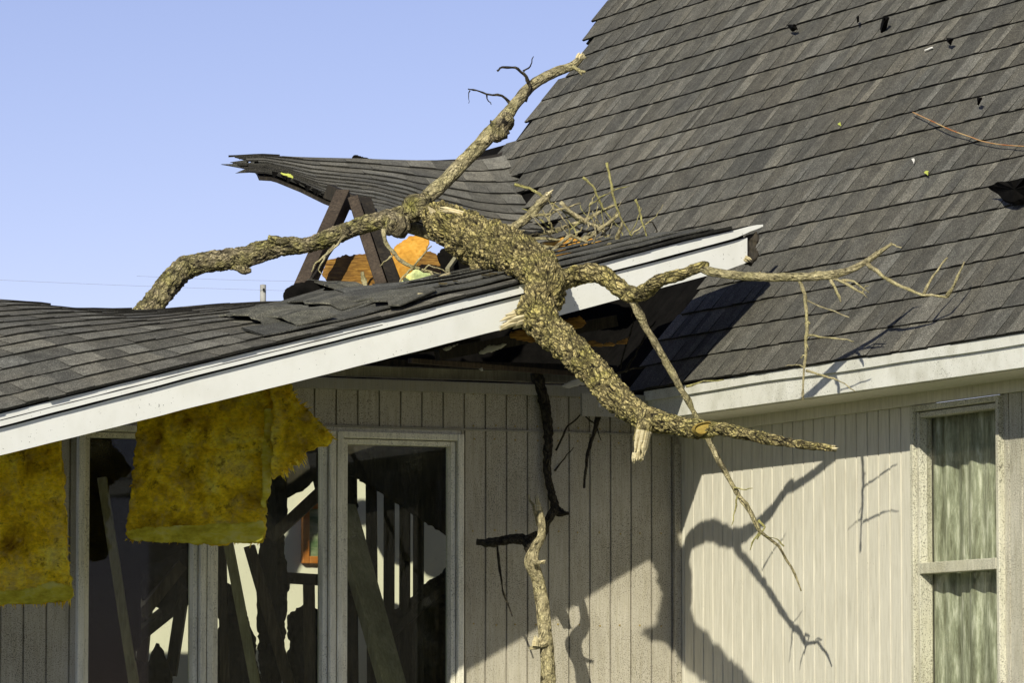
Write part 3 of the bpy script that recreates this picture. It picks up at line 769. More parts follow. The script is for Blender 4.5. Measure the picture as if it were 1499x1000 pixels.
# ragged tongues at the tip and along the lower edge
for (x, y, dx, dy, D) in ((362, 243, -37, -3, 24.15), (364, 237, -26, 0, 24.25), (368, 232, -22, -2, 24.35), (366, 248, -20, 5, 24.05), (376, 229, -20, 0, 24.4), (372, 240, -26, 3, 24.2)):
    a = P(x, y-4, D); b = P(x, y+4, D); c = P(x+dx, y+dy, D-.05); k_ = UZ*.008
    m_ = MB(); m_.tri(a, b, c, (.05,)*3); m_.tri(a+Y1*.02, c+Y1*.02, b+Y1*.02, (.05,)*3); m_.quad(a, c, c+Y1*.02, a+Y1*.02, (.05,)*3); m_.quad(b, b+Y1*.02, c+Y1*.02, c, (.05,)*3)
    m_.build('torn_tip', M['shingle_dark'], slabB)
for i in range(16):
    x = 405+i*9+random.uniform(-3, 3); y = lerp_tab(BB, x); D = 23.05
    a = P(x-4, y-3, D); b = P(x+5, y-1, D); c = P(x+random.uniform(-2, 6), y+random.uniform(2, 7), D-.02)
    m_ = MB(); m_.tri(a, c, b, (.03,)*3); m_.tri(a+Y1*.015, b+Y1*.015, c+Y1*.015, (.03,)*3); m_.quad(a, a+Y1*.015, c+Y1*.015, c, (.03,)*3); m_.quad(c, c+Y1*.015, b+Y1*.015, b, (.03,)*3)
    m_.build('torn_fringe', M['felt'], slabB)
slab('torn_flap', [(514, 230), (520, 226), (545, 232), (548, 236), (530, 236), (518, 234)], 24.85, .02, M['felt'], slabB, cell=2, rag=1.5)
slab('torn_flap', [(408, 252), (425, 256), (432, 263), (420, 262)], 23.2, .01, M['leaf'], slabB, cell=2, rag=1)
# curled shingles peeling from its lower edge
for q in range(2):
    mb = MB(); pr = None
    for i in range(25):
        t = i/24; x = 518+75*t; y = 306-10*math.sin(t*math.pi)+10*t+q*9; D = 22.75-.03*q
        a = P(x, y, D); b = P(x+3, y+9-4*abs(t-.5), D-.14)
        r = (a, b, b-UZ*.008, a-UZ*.008)
        if pr:
            for k_ in range(4): mb.quad(pr[k_], r[k_], r[(k_+1) % 4], pr[(k_+1) % 4], (.06,)*3)
        pr = r
    mb.build('peeled_shingle', M['shingle_dark'], slabB)

# ------------------------------------------------------------------ timbers in the opening
def timber(a, b, w, h, mat, label, group=None, side=None, twist=0, cat='timber', name='timber'):
    o = MB().beam(P(*a), P(*b), w, h, side, twist).build(name, M[mat], bevel=.003)
    return tag(o, label, cat, group)
G1 = 'roof truss timbers standing in the opening'
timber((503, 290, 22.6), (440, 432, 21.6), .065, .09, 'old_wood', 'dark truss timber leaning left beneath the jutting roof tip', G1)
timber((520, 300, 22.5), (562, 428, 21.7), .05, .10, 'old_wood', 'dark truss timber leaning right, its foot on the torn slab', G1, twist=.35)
timber((533, 300, 22.62), (577, 428, 21.82), .06, .09, 'dark_wood', 'dark truss timber close behind the right leaning one', G1)
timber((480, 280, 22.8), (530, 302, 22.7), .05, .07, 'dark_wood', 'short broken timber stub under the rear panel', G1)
timber((445, 425, 21.3), (510, 330, 21.9), .012, .012, 'dark_wood', 'thin split lath beside the left leaning timber', G1)
timber((655, 395, 21.5), (705, 325, 22.4), .02, .02, 'stud_wood', 'thin pale lath leaning in the dark hole', G1)
tag(slab('broken_plywood', [(560, 378), (600, 345), (628, 346), (628, 362), (612, 385), (594, 410), (580, 428), (566, 425), (556, 392)], lambda x, y: 21.9+(420-y)*.004, .02, M['orange_ply'], cell=3, rag=3, amp=.004), 'bright orange sunlit plywood sheet standing behind the leaning timbers', 'plywood')
tag(slab('broken_decking', [(470, 398), (476, 384), (510, 374), (560, 370), (610, 368), (650, 378), (690, 384), (700, 420), (600, 428), (500, 418), (474, 408)], lambda x, y: 22.15+(420-y)*.008, .04, M['brown_ply'], cell=4, rag=4, amp=.025, sc=10), 'splintered brown roof decking bowed up behind the timbers', 'decking')
tag(slab('splintered_board', [(740, 372), (800, 352), (870, 348), (905, 362), (880, 378), (800, 400), (745, 400)], 21.6, .03, M['orange_ply'], cell=4, rag=4, amp=.02), 'orange splintered board showing under the twigs', 'board')
tag(slab('tar_paper_fold', [(415, 432), (432, 418), (452, 410), (500, 414), (560, 424), (560, 450), (415, 450)], lambda x, y: 20.9, .12, M['felt'], cell=4, rag=2, amp=.03), 'fold of black tar paper humped behind the slab edge', 'tar paper')
a, b, c, d = P(452, 409, 20.95), P(560, 424, 20.9), P(590, 432, 20.6), P(510, 428, 20.6)
shingle_flap([d, c, b, a], 'loose shingle strip lying on top of the tar paper hump')
tag(slab('plastic_wrapper', [(585, 412), (596, 400), (615, 394), (632, 400), (636, 416), (610, 424), (588, 424)], 20.75, .10, M['wrap'], cell=3, rag=2, amp=.03, sc=14), 'crumpled pale green plastic wrapper caught in the twigs', 'wrapper')
tag(slab('pale_splinter', [(882, 362), (905, 352), (915, 360), (890, 368)], 20.55, .03, M['raw_wood'], cell=2, rag=2, amp=.01), 'pale splintered wood chip wedged at the foot of the twigs', 'wood chip')
tag(slab('hole_shade_sheet', [(640, 372), (665, 350), (720, 352), (790, 380), (800, 420), (700, 425), (650, 415)], 21.7, .03, M['felt'], cell=4, rag=3, amp=.03), 'black sheet standing in for the dark of the hole right of the orange plywood', 'tar paper')  # dark sheet added so the hole reads black
# joists, with a dark sheet added to blacken the hollow behind them
wreck = thing('collapsed_ceiling', (-1.2, .4, 3.2), 'wreck of ceiling joists before a dark sheet added to blacken the hollow behind the lifted eave', 'ceiling wreck')
slab('hollow_shade_sheet', [(420, 470), (560, 440), (700, 415), (830, 400), (960, 385), (1010, 470), (960, 600), (900, 575), (420, 570)], lambda x, y: 21.5+(x-420)*.0012, .05, M['felt'], wreck, cell=10, rag=4, amp=.05, sc=3)
for i, (a, b, w, h, mt) in enumerate((((430, 541, 20.75), (905, 556, 21.55), .05, .045, 'stud_wood'), ((430, 528, 20.8), (900, 540, 21.5), .04, .03, 'dark_wood'), ((600, 528, 20.7), (850, 548, 21.3), .03, .02, 'old_wood'),
                           ((640, 520, 20.6), (900, 470, 21.0), .05, .05, 'dark_wood'), ((560, 520, 20.6), (700, 500, 20.8), .05, .03, 'dark_wood'))):
    MB().beam(P(*a), P(*b), w, h).build('joist', M[mt], wreck)
for poly, D in (([(642, 512), (675, 500), (655, 514)], 20.5), ([(700, 516), (712, 505), (745, 503), (728, 513), (704, 518)], 20.5), ([(700, 540), (709, 537), (706, 543)], 20.5), ([(822, 566), (840, 556), (865, 551), (860, 562), (835, 568)], 20.9)):
    slab('soffit_shard', poly, D, .008, M['ceiling'], wreck, cell=2.5, rag=1.5, amp=.003)

# ------------------------------------------------------------------ insulation
def batt(poly, D, label, strands, Dt=.10, layers=()):
    o = slab('insulation_batt', poly, D, Dt, M['wool'], cell=3, rag=3.5, amp=.05, sc=8); tag(o, label, 'insulation', 'insulation batts hanging from the eave')
    for pl in layers: slab('torn_layer', pl, (lambda x, y: (D(x, y) if callable(D) else D)-.03), .05, M['wool_pale'], o, cell=2.5, rag=2.5, amp=.02, sc=16)
    mb = MB()
    for (x0, y0, x1, y1, n, dx, dy) in strands:
        for i in range(n):
            t = random.random(); x = x0+(x1-x0)*t; y = y0+(y1-y0)*t; Dq = (D(x, y) if callable(D) else D)+random.random()*Dt
            l = random.uniform(.3, 1.2); w = random.uniform(1, 3.5)
            a = P(x-w, y, Dq); b = P(x+w, y+random.uniform(-2, 2), Dq+.01); c = P(x+dx*l+random.uniform(-4, 4), y+dy*l+random.uniform(-4, 4), Dq+random.uniform(-.03, .03))
            m1 = a.lerp(c, .5)+FH*.01; mb.tri(a, b, c); mb.tri(a, c, m1); mb.tri(b, m1, c)
    tag(mb.build('frayed_fibre', M['wool'], o), kind='stuff')
    return o
batt([(205, 570), (402, 540), (402, 600), (398, 660), (384, 794), (330, 797), (250, 792), (186, 790), (190, 730), (200, 640)], lambda x, y: 19.35+(x-200)*.0008+.0004*(y-600), 'large dirty yellow insulation batt hanging over the middle windows',
     [(190, 788, 382, 792, 50, 0, 7), (204, 620, 186, 790, 20, -3, 3), (400, 590, 384, 790, 30, 4, 4)],
     layers=([(188, 776), (240, 772), (300, 768), (350, 766), (386, 762), (384, 792), (330, 797), (250, 794), (190, 790)], [(388, 600), (402, 596), (400, 680), (390, 740), (384, 745), (384, 680)]))
batt([(-60, 640), (84, 620), (86, 650), (92, 730), (98, 800), (106, 876), (60, 884), (-60, 890)], lambda x, y: 18.95+(x)*.0008, 'yellow insulation batt hanging at the left edge beneath the eave',
     [(-20, 878, 104, 874, 60, 0, 14), (86, 660, 104, 870, 50, 5, 4)],
     layers=([(-40, 862), (30, 866), (70, 852), (104, 858), (106, 876), (60, 884), (-40, 888)],))
batt([(396, 545), (425, 555), (436, 590), (462, 612), (486, 636), (482, 652), (462, 652), (446, 662), (440, 680), (424, 684), (414, 690), (404, 700), (396, 700), (398, 620)], lambda x, y: 19.45, 'torn tuft of yellow insulation fanning out beside the large batt',
     [(430, 590, 486, 642, 60, 14, 6), (445, 660, 410, 692, 50, 6, 14), (420, 570, 480, 640, 50, 12, -2)], .07)

# ------------------------------------------------------------------ fallen tree, main limb
T = thing('fallen_tree_limb', P(780, 440, 19.7), 'thick furrowed tree limb draped over the white fascia with broken stubs', 'tree limb')
limb('trunk', [[(624, 312, 20.62, 28), (640, 320, 20.58, 50), (662, 334, 20.5, 62), (690, 348, 20.4, 68), (728, 362, 20.15, 70), (765, 376, 19.85, 62), (794, 400, 19.58, 58), (801, 425, 19.45, 57), (786, 452, 19.36, 57),
      (800, 480, 19.28, 50), (830, 504, 19.10, 45), (868, 545, 18.92, 42), (905, 585, 18.76, 39), (945, 612, 18.62, 35), (985, 622, 18.48, 28), (1022, 629, 18.34, 27), (1060, 629, 18.24, 21), (1110, 640, 18.1, 17), (1165, 650, 17.95, 14), (1222, 657, 17.8, 10)]],
     M['bark'], T, seg=110, step=.0055, bark=.025, bsc=34, lump=.20, lsc=8, stretch=.30)
limb('burl', [[(662, 365, 20.42, 22), (690, 372, 20.36, 34), (715, 388, 20.2, 38), (738, 400, 20.05, 24), (742, 412, 20.02, 6)], [(672, 352, 20.44, 40), (700, 358, 20.24, 46), (740, 372, 20.0, 42), (762, 385, 19.82, 20)],
     [(818, 492, 19.16, 26), (834, 512, 19.08, 42), (832, 524, 19.08, 26)]], M['bark'], T, seg=64, step=.007, bark=.026, bsc=34, lump=.5, lsc=14)
limb('branch', [[(806, 415, 19.5, 28), (838, 406, 19.62, 29), (862, 400, 19.56, 30), (885, 404, 19.5, 27), (905, 420, 19.45, 24), (928, 432, 19.38, 23), (948, 424, 19.28, 22), (962, 412, 19.2, 20), (985, 405, 19.15, 18), (1012, 396, 19.12, 16), (1032, 388, 19.1, 15), (1036, 384, 19.1, 6)]],
     M['bark'], T, seg=56, step=.007, bark=.016, bsc=44, lump=.22, lsc=18, stretch=.35)
DX = lambda x: 19.1-(x-1030)*.0011
limb('bough', [[(1028, 392, 19.1, 13), (1045, 399, DX(1045), 13), (1090, 404, DX(1090), 13), (1140, 406, DX(1140), 13), (1200, 404, DX(1200), 13), (1240, 397, DX(1240), 11), (1272, 380, DX(1272), 9), (1306, 356, DX(1306), 5)]],
     M['bark_smooth'], T, seg=20, step=.012, bark=.0022, bsc=60, lump=.2, lsc=30)
limb('hanging_branch', [wiggle([(924, 434, 19.38, 12), (943, 475, 19.42, 11), (968, 518, 19.46, 10), (1000, 575, 19.5, 9), (1020, 612, 19.53, 8.5), (1042, 655, 19.56, 8), (1074, 714, 19.59, 7.5), (1100, 752, 19.6, 7), (1112, 778, 19.6, 6), (1140, 800, 19.62, 4), (1158, 830, 19.63, 3.5), (1173, 866, 19.64, 2)], .8, 3)],
     M['bark_smooth'], T, seg=14, step=.02, bark=.0016, bsc=60, lump=.3, lsc=40)
def tw(*pts, D=19.5, w=3, amp=1.2):
    n = len(pts); return wiggle([(x, y, (D(x) if callable(D) else D), w*(1-.55*i/max(1, n-1))) for i, (x, y) in enumerate(pts)], amp, 3)
limb('twigs', [tw((1074, 714), (1088, 717), (1102, 715), D=19.57, w=2.5), tw((1080, 726), (1076, 748), (1071, 770), D=19.57, w=3), tw((1004, 566), (1030, 558), (1060, 556), D=19.52, w=3.5), tw((1113, 776), (1104, 790), (1098, 806), D=19.6, w=3),
    tw((1110, 762), (1120, 772), (1108, 790), D=19.6, w=5), tw((1148, 800), (1138, 790), (1120, 785), D=19.6, w=2.5)], M['lichen_twig'], T, seg=7, step=.02, lump=.6, lsc=60)
limb('twigs', [tw((1160, 408), (1170, 411), (1178, 430), (1181, 470), (1180, 520), (1176, 560), (1175, 586), D=DX, w=6.5), tw((1182, 491), (1210, 494), (1240, 497), (1250, 500), D=DX, w=3), tw((1180, 537), (1165, 534), (1150, 536), D=DX, w=2.5),
    tw((1180, 543), (1205, 550), (1228, 558), (1252, 573), D=DX, w=3.4), tw((1182, 440), (1210, 452), (1244, 465), D=DX, w=2.6), tw((1212, 402), (1222, 420), (1231, 442), D=DX, w=7), tw((1212, 402), (1236, 414), (1264, 430), D=DX, w=6),
    tw((1230, 411), (1250, 412), (1272, 428), D=DX, w=3.4), tw((1268, 384), (1290, 403), (1320, 420), (1350, 432), (1388, 435), D=DX, w=7), tw((1386, 434), (1398, 415), (1412, 383), D=DX, w=6), tw((1352, 431), (1365, 405), (1387, 377), D=DX, w=5),
    tw((1305, 357), (1312, 361), (1320, 362), D=DX, w=3), tw((1118, 405), (1112, 398), D=DX, w=4), tw((1190, 404), (1194, 396), D=DX, w=3), tw((1262, 428), (1266, 420), (1272, 418), D=DX, w=2), tw((1262, 428), (1270, 436), D=DX, w=2), tw((1181, 470), (1186, 474), D=DX, w=3), tw((1178, 520), (1172, 524), D=DX, w=3), tw((1180, 500), (1184, 512), D=DX, w=2)], M['twig'], T, seg=8, step=.015, lump=.6, lsc=60)
limb('stub', [[(948, 610, 18.58, 27), (941, 632, 18.52, 24), (938, 646, 18.52, 24)]], M['bark'], T, seg=30, step=.01, bark=.008, bsc=40)
splinters('split_wood', 940, 640, 18.5, (-.2, 1), 21, 32, M['raw_wood'], T, n=34)
splinters('splinter', 934, 668, 18.5, (-.15, 1), 18, 14, M['raw_wood'], T, n=16)
splinters('splinter', 760, 466, 19.32, (-1, .3), 24, 36, M['raw_wood'], T, n=26)
limb('stub', [[(785, 452, 19.36, 40), (768, 460, 19.33, 30), (756, 464, 19.32, 22)]], M['bark'], T, seg=26, step=.01, bark=.01, bsc=34)
splinters('splinter', 636, 314, 20.5, (-.7, -.9), 12, 20, M['raw_wood'], T, n=9)
splinters('splinter', 668, 312, 20.4, (-1, -.25), 10, 34, M['raw_wood'], T, n=10)
splinters('splinter', 1220, 656, 17.8, (1, 0), 8, 9, M['raw_wood'], T, n=8)
# oval cut face on the knot
mb = MB(); c0 = P(1029, 627, 18.27)
rx, ry = .036, .024
for j, (f0, f1, dd) in enumerate(((1.15, .85, .010), (.85, .0, .0))):
    for i in range(28):
        a, b = 2*math.pi*i/28, 2*math.pi*(i+1)/28
        def e_(a, f, d): return c0+(RT*math.cos(a)*rx+UP*math.sin(a)*ry*1.0+RT*0)*f*(1+.08*math.sin(3*a))+UP*math.cos(a)*rx*.25*f-FH*d
        mb.quad(e_(a, f0, -.03 if j == 0 else dd), e_(b, f0, -.03 if j == 0 else dd), e_(b, f1, dd if j == 0 else .002), e_(a, f1, dd if j == 0 else .002))
mb.build('knot_face', M['knot'], T, smooth=True)

# ------------------------------------------------------------------ second limb with the raised branch
T2 = thing('forked_tree_limb', P(420, 380, 20.9), 'mossy forked limb arching from behind the slab with a branch pointing up right', 'tree limb')
limb('trunk', [[(190, 486, 20.75, 41), (222, 448, 20.8, 34), (250, 412, 20.85, 34), (275, 392, 20.9, 33), (310, 383, 20.9, 30), (350, 378, 20.92, 31), (390, 366, 20.92, 31), (420, 360, 20.9, 27), (450, 359, 20.9, 24), (490, 345, 20.85, 25),
      (530, 330, 20.8, 27), (570, 320, 20.75, 28), (600, 312, 20.75, 29), (618, 296, 20.78, 26)]], M['bark_moss'], T2, seg=72, step=.007, bark=.018, bsc=38, lump=.18, lsc=9, stretch=.4)
limb('branch', [[(606, 306, 20.78, 26), (628, 288, 20.8, 23), (655, 262, 20.85, 22), (690, 226, 20.9, 22), (718, 196, 20.92, 22), (735, 178, 20.95, 22), (760, 145, 21.0, 17), (785, 120, 21.05, 16), (815, 105, 21.1, 15), (838, 96, 21.12, 12), (852, 82, 21.15, 10)]],
     M['bark_smooth'], T2, seg=32, step=.009, bark=.004, bsc=44, lump=.16, lsc=12)
limb('burl', [[(722, 205, 20.88, 14), (730, 190, 20.86, 30), (742, 176, 20.88, 24), (748, 168, 20.9, 8)], [(596, 318, 20.7, 20), (612, 300, 20.7, 40), (626, 290, 20.72, 22)], [(566, 322, 20.7, 30), (582, 330, 20.66, 34), (560, 338, 20.7, 14)],
     [(395, 352, 20.88, 14), (415, 352, 20.86, 14), (424, 352, 20.86, 6)], [(340, 390, 20.9, 10), (356, 396, 20.88, 14), (368, 396, 20.88, 5)]],
     M['bark_moss'], T2, seg=30, step=.008, bark=.012, bsc=44, lump=.55, lsc=20)
limb('stub', [[(575, 326, 20.85, 18), (605, 334, 20.82, 19), (640, 346, 20.78, 18)]], M['bark_smooth'], T2, seg=20, step=.01, bark=.003, bsc=44)
limb('twigs', [tw((768, 148), (776, 128), (770, 112), (758, 100), (735, 98), (728, 104), D=21, w=6), tw((766, 104), (776, 97), (781, 82), D=21, w=3), tw((750, 152), (735, 140), (712, 137), (685, 130), D=21, w=4.5), tw((712, 137), (714, 146), (719, 153), D=21, w=2),
    tw((688, 132), (686, 140), (686, 151), D=21, w=2), tw((730, 182), (718, 176), (718, 184), D=20.9, w=3)], M['bark_dark'], T2, seg=8, step=.012, lump=.6, lsc=60)
limb('twigs', [tw((561, 335), (566, 358), (582, 378), (605, 391), (630, 398), (655, 404), D=20.55, w=7), tw((605, 391), (618, 375), (632, 360), D=20.5, w=3.5), tw((630, 397), (640, 410), (642, 416), D=20.5, w=3.5), tw((575, 374), (565, 382), (556, 390), D=20.55, w=3),
    tw((605, 392), (590, 405), (582, 420), (580, 432), D=20.5, w=3.5), tw((490, 358), (478, 372), (462, 385), (456, 398), D=20.7, w=4), tw((476, 374), (466, 395), (472, 402), D=20.7, w=2.6), tw((505, 345), (490, 362), (470, 380), D=20.7, w=4),
    tw((620, 396), (628, 388), (640, 392), (660, 402), D=20.5, w=2.5), tw((850, 84), (858, 84), (854, 78), D=21.1, w=5), tw((838, 96), (850, 104), (857, 104), D=21.1, w=7), tw((846, 100), (852, 110), D=21.1, w=5)], M['twig'], T2, seg=8, step=.012, lump=.3, lsc=50)
splinters('splinter', 850, 84, 21.14, (.5, -1), 12, 12, M['raw_wood'], T2, n=10)

# ------------------------------------------------------------------ sticks and brush
def stick(paths, mat, label, group, name='broken_branch', seg=10, bark=.0015, **kw):
    o = limb(name, paths, M[mat], None, seg=seg, step=.012, bark=bark, bsc=60, lump=.45, lsc=50, **kw); return tag(o, label, 'branch', group)
GB = 'broken sticks piled on the torn slab'
stick([tw((660, 402), (620, 420), (580, 430), (545, 432), (532, 432), D=20.1, w=10, amp=1), tw((532, 434), (534, 418), (530, 398), D=20.08, w=11, amp=.8), tw((700, 408), (730, 403), (660, 404), D=20.2, w=7)], 'twig', 'crooked pale stick with upturned end lying along the slab', GB)
o = stick([[(660, 335, 20.75, 13), (700, 330, 20.75, 14), (738, 338, 20.7, 14), (762, 326, 20.66, 14), (782, 308, 20.64, 13), (804, 284, 20.62, 10)]], 'bark_smooth', 'stout snapped branch with pale tip pointing up from the brush', GB, seg=18)
splinters('splinter', 803, 285, 20.62, (1, -.9), 9, 12, M['raw_wood'], o, n=9)
stick([tw((753, 340), (780, 343), (812, 338), (850, 325), (875, 312), (900, 300), D=20.75, w=9, amp=.7)], 'bark_smooth', 'long thin branch curving right across the shingles', GB)
stick([tw((820, 296), (835, 310), (855, 322), (878, 335), (892, 348), (905, 353), D=20.6, w=7, amp=.8)], 'twig', 'pale stick sloping down right through the brush', GB)
stick([tw((753, 270), (775, 275), (795, 288), (818, 305), (840, 318), (855, 328), D=20.65, w=4.5, amp=.8)], 'lichen_twig', 'thin yellowish twig crossing behind the stout snapped branch', GB)
stick([tw((778, 317), (800, 314), (825, 305), (850, 297), D=20.6, w=5, amp=.8)], 'twig', 'short pale twig pointing right above the brush', GB)
stick([tw((853, 352), (878, 336), (895, 322), (908, 312), D=20.55, w=9, amp=.7), tw((880, 336), (900, 318), (909, 296), D=20.55, w=3)], 'bark_smooth', 'thick short stick rising right from the heart of the brush', GB)
stick([tw((888, 238), (893, 260), (897, 285), (903, 305), (910, 322), (925, 346), D=20.5, w=4.5, amp=.8), tw((862, 302), (880, 288), (896, 280), (922, 272), D=20.5, w=2.5)], 'lichen_twig', 'tallest upright yellow lichened twig of the brush', GB)
stick([tw((853, 260), (868, 272), (876, 290), (888, 312), (903, 332), D=20.58, w=4, amp=1)], 'lichen_twig', 'yellow knobbly twig leaning left above the brush', GB)
stick([tw((930, 292), (936, 310), (942, 330), (948, 351), D=20.5, w=3.6, amp=1)], 'lichen_twig', 'rightmost upright lichened twig over the fascia', GB)
stick([tw((757, 350), (785, 349), (820, 351), D=20.6, w=7, amp=.8), tw((785, 360), (815, 364), (850, 360), D=20.55, w=7, amp=.8)], 'bark_smooth', 'pair of level sticks half buried under the brush', GB)
stick([tw((807, 368), (822, 355), (836, 344), (855, 352), (875, 364), D=20.5, w=6.5, amp=.6)], 'twig', 'bent stick arched over the orange board', GB)
stick([tw((820, 380), (850, 372), (880, 360), (895, 356), D=20.4, w=6.5, amp=.7)], 'twig', 'pale stick lying along the slab edge below the brush', GB)
stick([tw((908, 358), (925, 353), (945, 352), (960, 354), D=20.5, w=6.5, amp=.6), tw((870, 358), (872, 345), (868, 322), D=20.5, w=4), tw((903, 352), (908, 335), (910, 325), D=20.5, w=7)], 'twig', 'forked stick at the right end of the brush', GB)
stick([tw((955, 352), (962, 338), (955, 325), (945, 326), D=20.6, w=3, amp=.6)], 'bark_dark', 'dark curled twig right of the brush', GB)
stick([tw((770, 345), (800, 340), (815, 352), (790, 356), D=20.7, w=4), tw((840, 330), (870, 345), (850, 355), D=20.66, w=4), tw((880, 345), (895, 330), (885, 315), D=20.66, w=3)], 'bark_dark', 'dark tangle of thin sticks within the brush', GB)
# upright branch before the wall
GW = 'branches standing against the left wall'
U = thing('upright_branch', P(800, 990, 20.6), 'pale broken branch standing upright before the left wall with two snapped tips', 'branch')
lo = P(800, 990, 20.62)
limb('stem', [[(812, 1640, 20.3, 24), (806, 1300, 20.45, 24), (802, 1040, 20.6, 22), (802, 985, 20.62, 22), (799, 935, 20.64, 20), (793, 880, 20.66, 20), (786, 845, 20.66, 19), (778, 822, 20.66, 20), (783, 804, 20.66, 16), (792, 785, 20.66, 13), (793, 765, 20.68, 11), (788, 740, 20.7, 8), (785, 728, 20.7, 4)]],
     M['bark_smooth'], U, seg=28, step=.01, bark=.004, bsc=46, lump=.16, lsc=14)
limb('twigs', [tw((788, 770), (782, 748), (774, 724), D=20.72, w=6), tw((800, 940), (788, 948), (775, 950), D=20.6, w=11, amp=.5), tw((780, 824), (790, 824), (798, 824), D=20.6, w=8, amp=.4)], M['bark_smooth'], U, seg=9, step=.012, lump=.3, lsc=40)
splinters('splinter', 786, 942, 20.58, (.1, -1), 14, 16, M['raw_wood'], U, n=9)
splinters('splinter', 794, 824, 20.6, (1, -.2), 7, 8, M['raw_wood'], U, n=7)
splinters('splinter', 788, 742, 20.68, (-.1, -1), 7, 20, M['raw_wood'], U, n=7)
stick([[(780, 815, 20.75, 12), (770, 792, 20.8, 15), (745, 790, 20.85, 14), (720, 795, 20.88, 13), (698, 793, 20.9, 9)], tw((727, 792), (730, 820), (736, 865), (750, 903), D=20.9, w=4.5, amp=.6), tw((770, 792), (785, 782), (800, 778), D=20.8, w=13)], 'bark_dark', 'dark forked branch reaching left behind the upright branch', GW, seg=14)
stick([[(784, 545, 21.2, 17), (797, 590, 21.2, 15), (803, 640, 21.2, 13), (801, 690, 21.2, 11), (808, 725, 21.2, 11), (816, 748, 21.2, 14), (832, 752, 21.15, 4)], tw((812, 745), (800, 765), (795, 790), D=21.1, w=14)], 'bark_dark', 'dark straight branch hanging down the wall from the eave', GW, seg=14)
stick([tw((814, 660), (830, 625), (852, 605), (870, 620), (880, 645), D=21.2, w=3.2)], 'bark_dark', 'thin dark looping twig near the wall joint', GW)
stick([tw((882, 590), (872, 625), (860, 665), (855, 715), D=21.2, w=8)], 'bark_dark', 'dark drooping twig right of the looping one', GW)
stick([tw((812, 690), (826, 672), (840, 655), D=21.25, w=2.5)], 'bark_dark', 'tiny dark twig rising right beside the hanging branch', GW)
stick([tw((915, 545), (930, 520), (945, 490), (960, 470), D=21.0, w=4), tw((908, 540), (918, 500), (928, 470), (922, 450), D=21.0, w=3), tw((900, 548), (925, 540), (945, 538), D=20.9, w=4)], 'bark_dark', 'dim twigs sprouting in the dark hollow beneath the eave', GW)
limbo = slab('bark_flake', [(873, 575), (880, 573), (882, 595), (876, 598)], 20.9, .01, M['ceiling'], None, cell=2, rag=1); tag(limbo, 'small pale flake dangling below the eave corner', 'flake')

for q in range(22):
    x = random.uniform(790, 925); y = random.uniform(325, 366); a = random.uniform(-2.5, -.5); l = random.uniform(28, 85)
    pth = [(x+math.cos(a)*l*t+random.uniform(-3, 3), y+math.sin(a)*l*t*.8+random.uniform(-3, 3)) for t in (0, .35, .7, 1)]
    stick([tw(*pth, D=20.6+random.uniform(-.12, .08), w=random.uniform(1.8, 3.4), amp=2)], random.choice(('twig', 'lichen_twig', 'bark_smooth')), 'one of the fine short twigs tangled in the brush pile', 'fine twigs tangled in the brush pile', name='fine_twig', seg=6)
for q, (x, y) in enumerate(((560, 438), (610, 440), (668, 424), (720, 414), (760, 404), (640, 432), (505, 452), (700, 417), (590, 446))):
    p = onA(x, y, .035); b = MB(); r = random.uniform(.006, .014)
    b.box(p, RT*r*3, (Y1*.8+X1*.3)*r, UZ*r*.6); tag(b.build('bark_crumb', M[random.choice(('raw_wood', 'lichen_twig', 'bark_smooth'))], bevel=.002), 'crumb of bark or wood scattered along the slab edge', 'crumb', 'crumbs scattered along the slab edge')
# ------------------------------------------------------------------ bits on the right roof
def onR(px, py, h=.012):
    p = hit(px, py, E0+nrm*(.012+h), nrm); return p
GR = 'torn bits on the right roof'
def roof_slab(poly, th_, mat, label, cat, group=None, lift=.02, rise=0.05, name='torn_shingle'):
    """flat ragged piece lying on the right roof, propped up at its top"""
    mb = MB(); n = len(poly); cx = sum(p[0] for p in poly)/n; cy = sum(p[1] for p in poly)/n
    def up_(x, y): return onR(x, y, lift+rise*max(0, (cy-y+6)/20)*random.uniform(.7, 1.2))
    rim = []
    for i in range(n):
        a, b = poly[i], poly[(i+1) % n]
        for q in (0, .33, .66): rim.append((a[0]+(b[0]-a[0])*q+random.uniform(-.7, .7), a[1]+(b[1]-a[1])*q+random.uniform(-.7, .7)))
    top = [up_(x, y) for x, y in rim]; c = onR(cx, cy, lift+rise*.6); m = len(rim)
    for i in range(m):
        j = (i+1) % m
        mb.tri(top[i], top[j], c, (.03,)*3); mb.tri(top[j]-nrm*th_, top[i]-nrm*th_, c-nrm*th_, (.03,)*3); mb.quad(top[i], top[i]-nrm*th_, top[j]-nrm*th_, top[j], (.02,)*3)
    return tag(mb.build(name, M[mat]), label, cat, group)
roof_slab([(1446, 274), (1460, 266), (1480, 265), (1499, 261), (1530, 262), (1528, 284), (1500, 288), (1484, 296), (1466, 291), (1458, 280)], .02, 'felt', 'large black torn patch of felt at the right edge of the roof', 'felt patch', GR, .03, .06, 'torn_felt')
roof_slab([(1153, 36), (1163, 34), (1166, 41), (1158, 45)], .008, 'felt', 'small dark curled scrap, leftmost near the top of the roof', 'shingle', GR)
roof_slab([(1292, 26), (1300, 24), (1297, 38), (1289, 47), (1288, 38)], .008, 'felt', 'dark upright torn scrap with pointed foot near the top', 'shingle', GR, .01, .06)
roof_slab([(1385, 54), (1394, 56), (1390, 64), (1386, 60)], .008, 'felt', 'small dark scrap right of the pointed one', 'shingle', GR)
roof_slab([(1430, 142), (1437, 142), (1430, 153)], .008, 'felt', 'tiny dark wedge above the orange stem', 'shingle', GR)
roof_slab([(1253, 24), (1256, 22), (1257, 30), (1254, 32)], .006, 'felt', 'tiny dark flake left of the pointed scrap', 'shingle', GR)
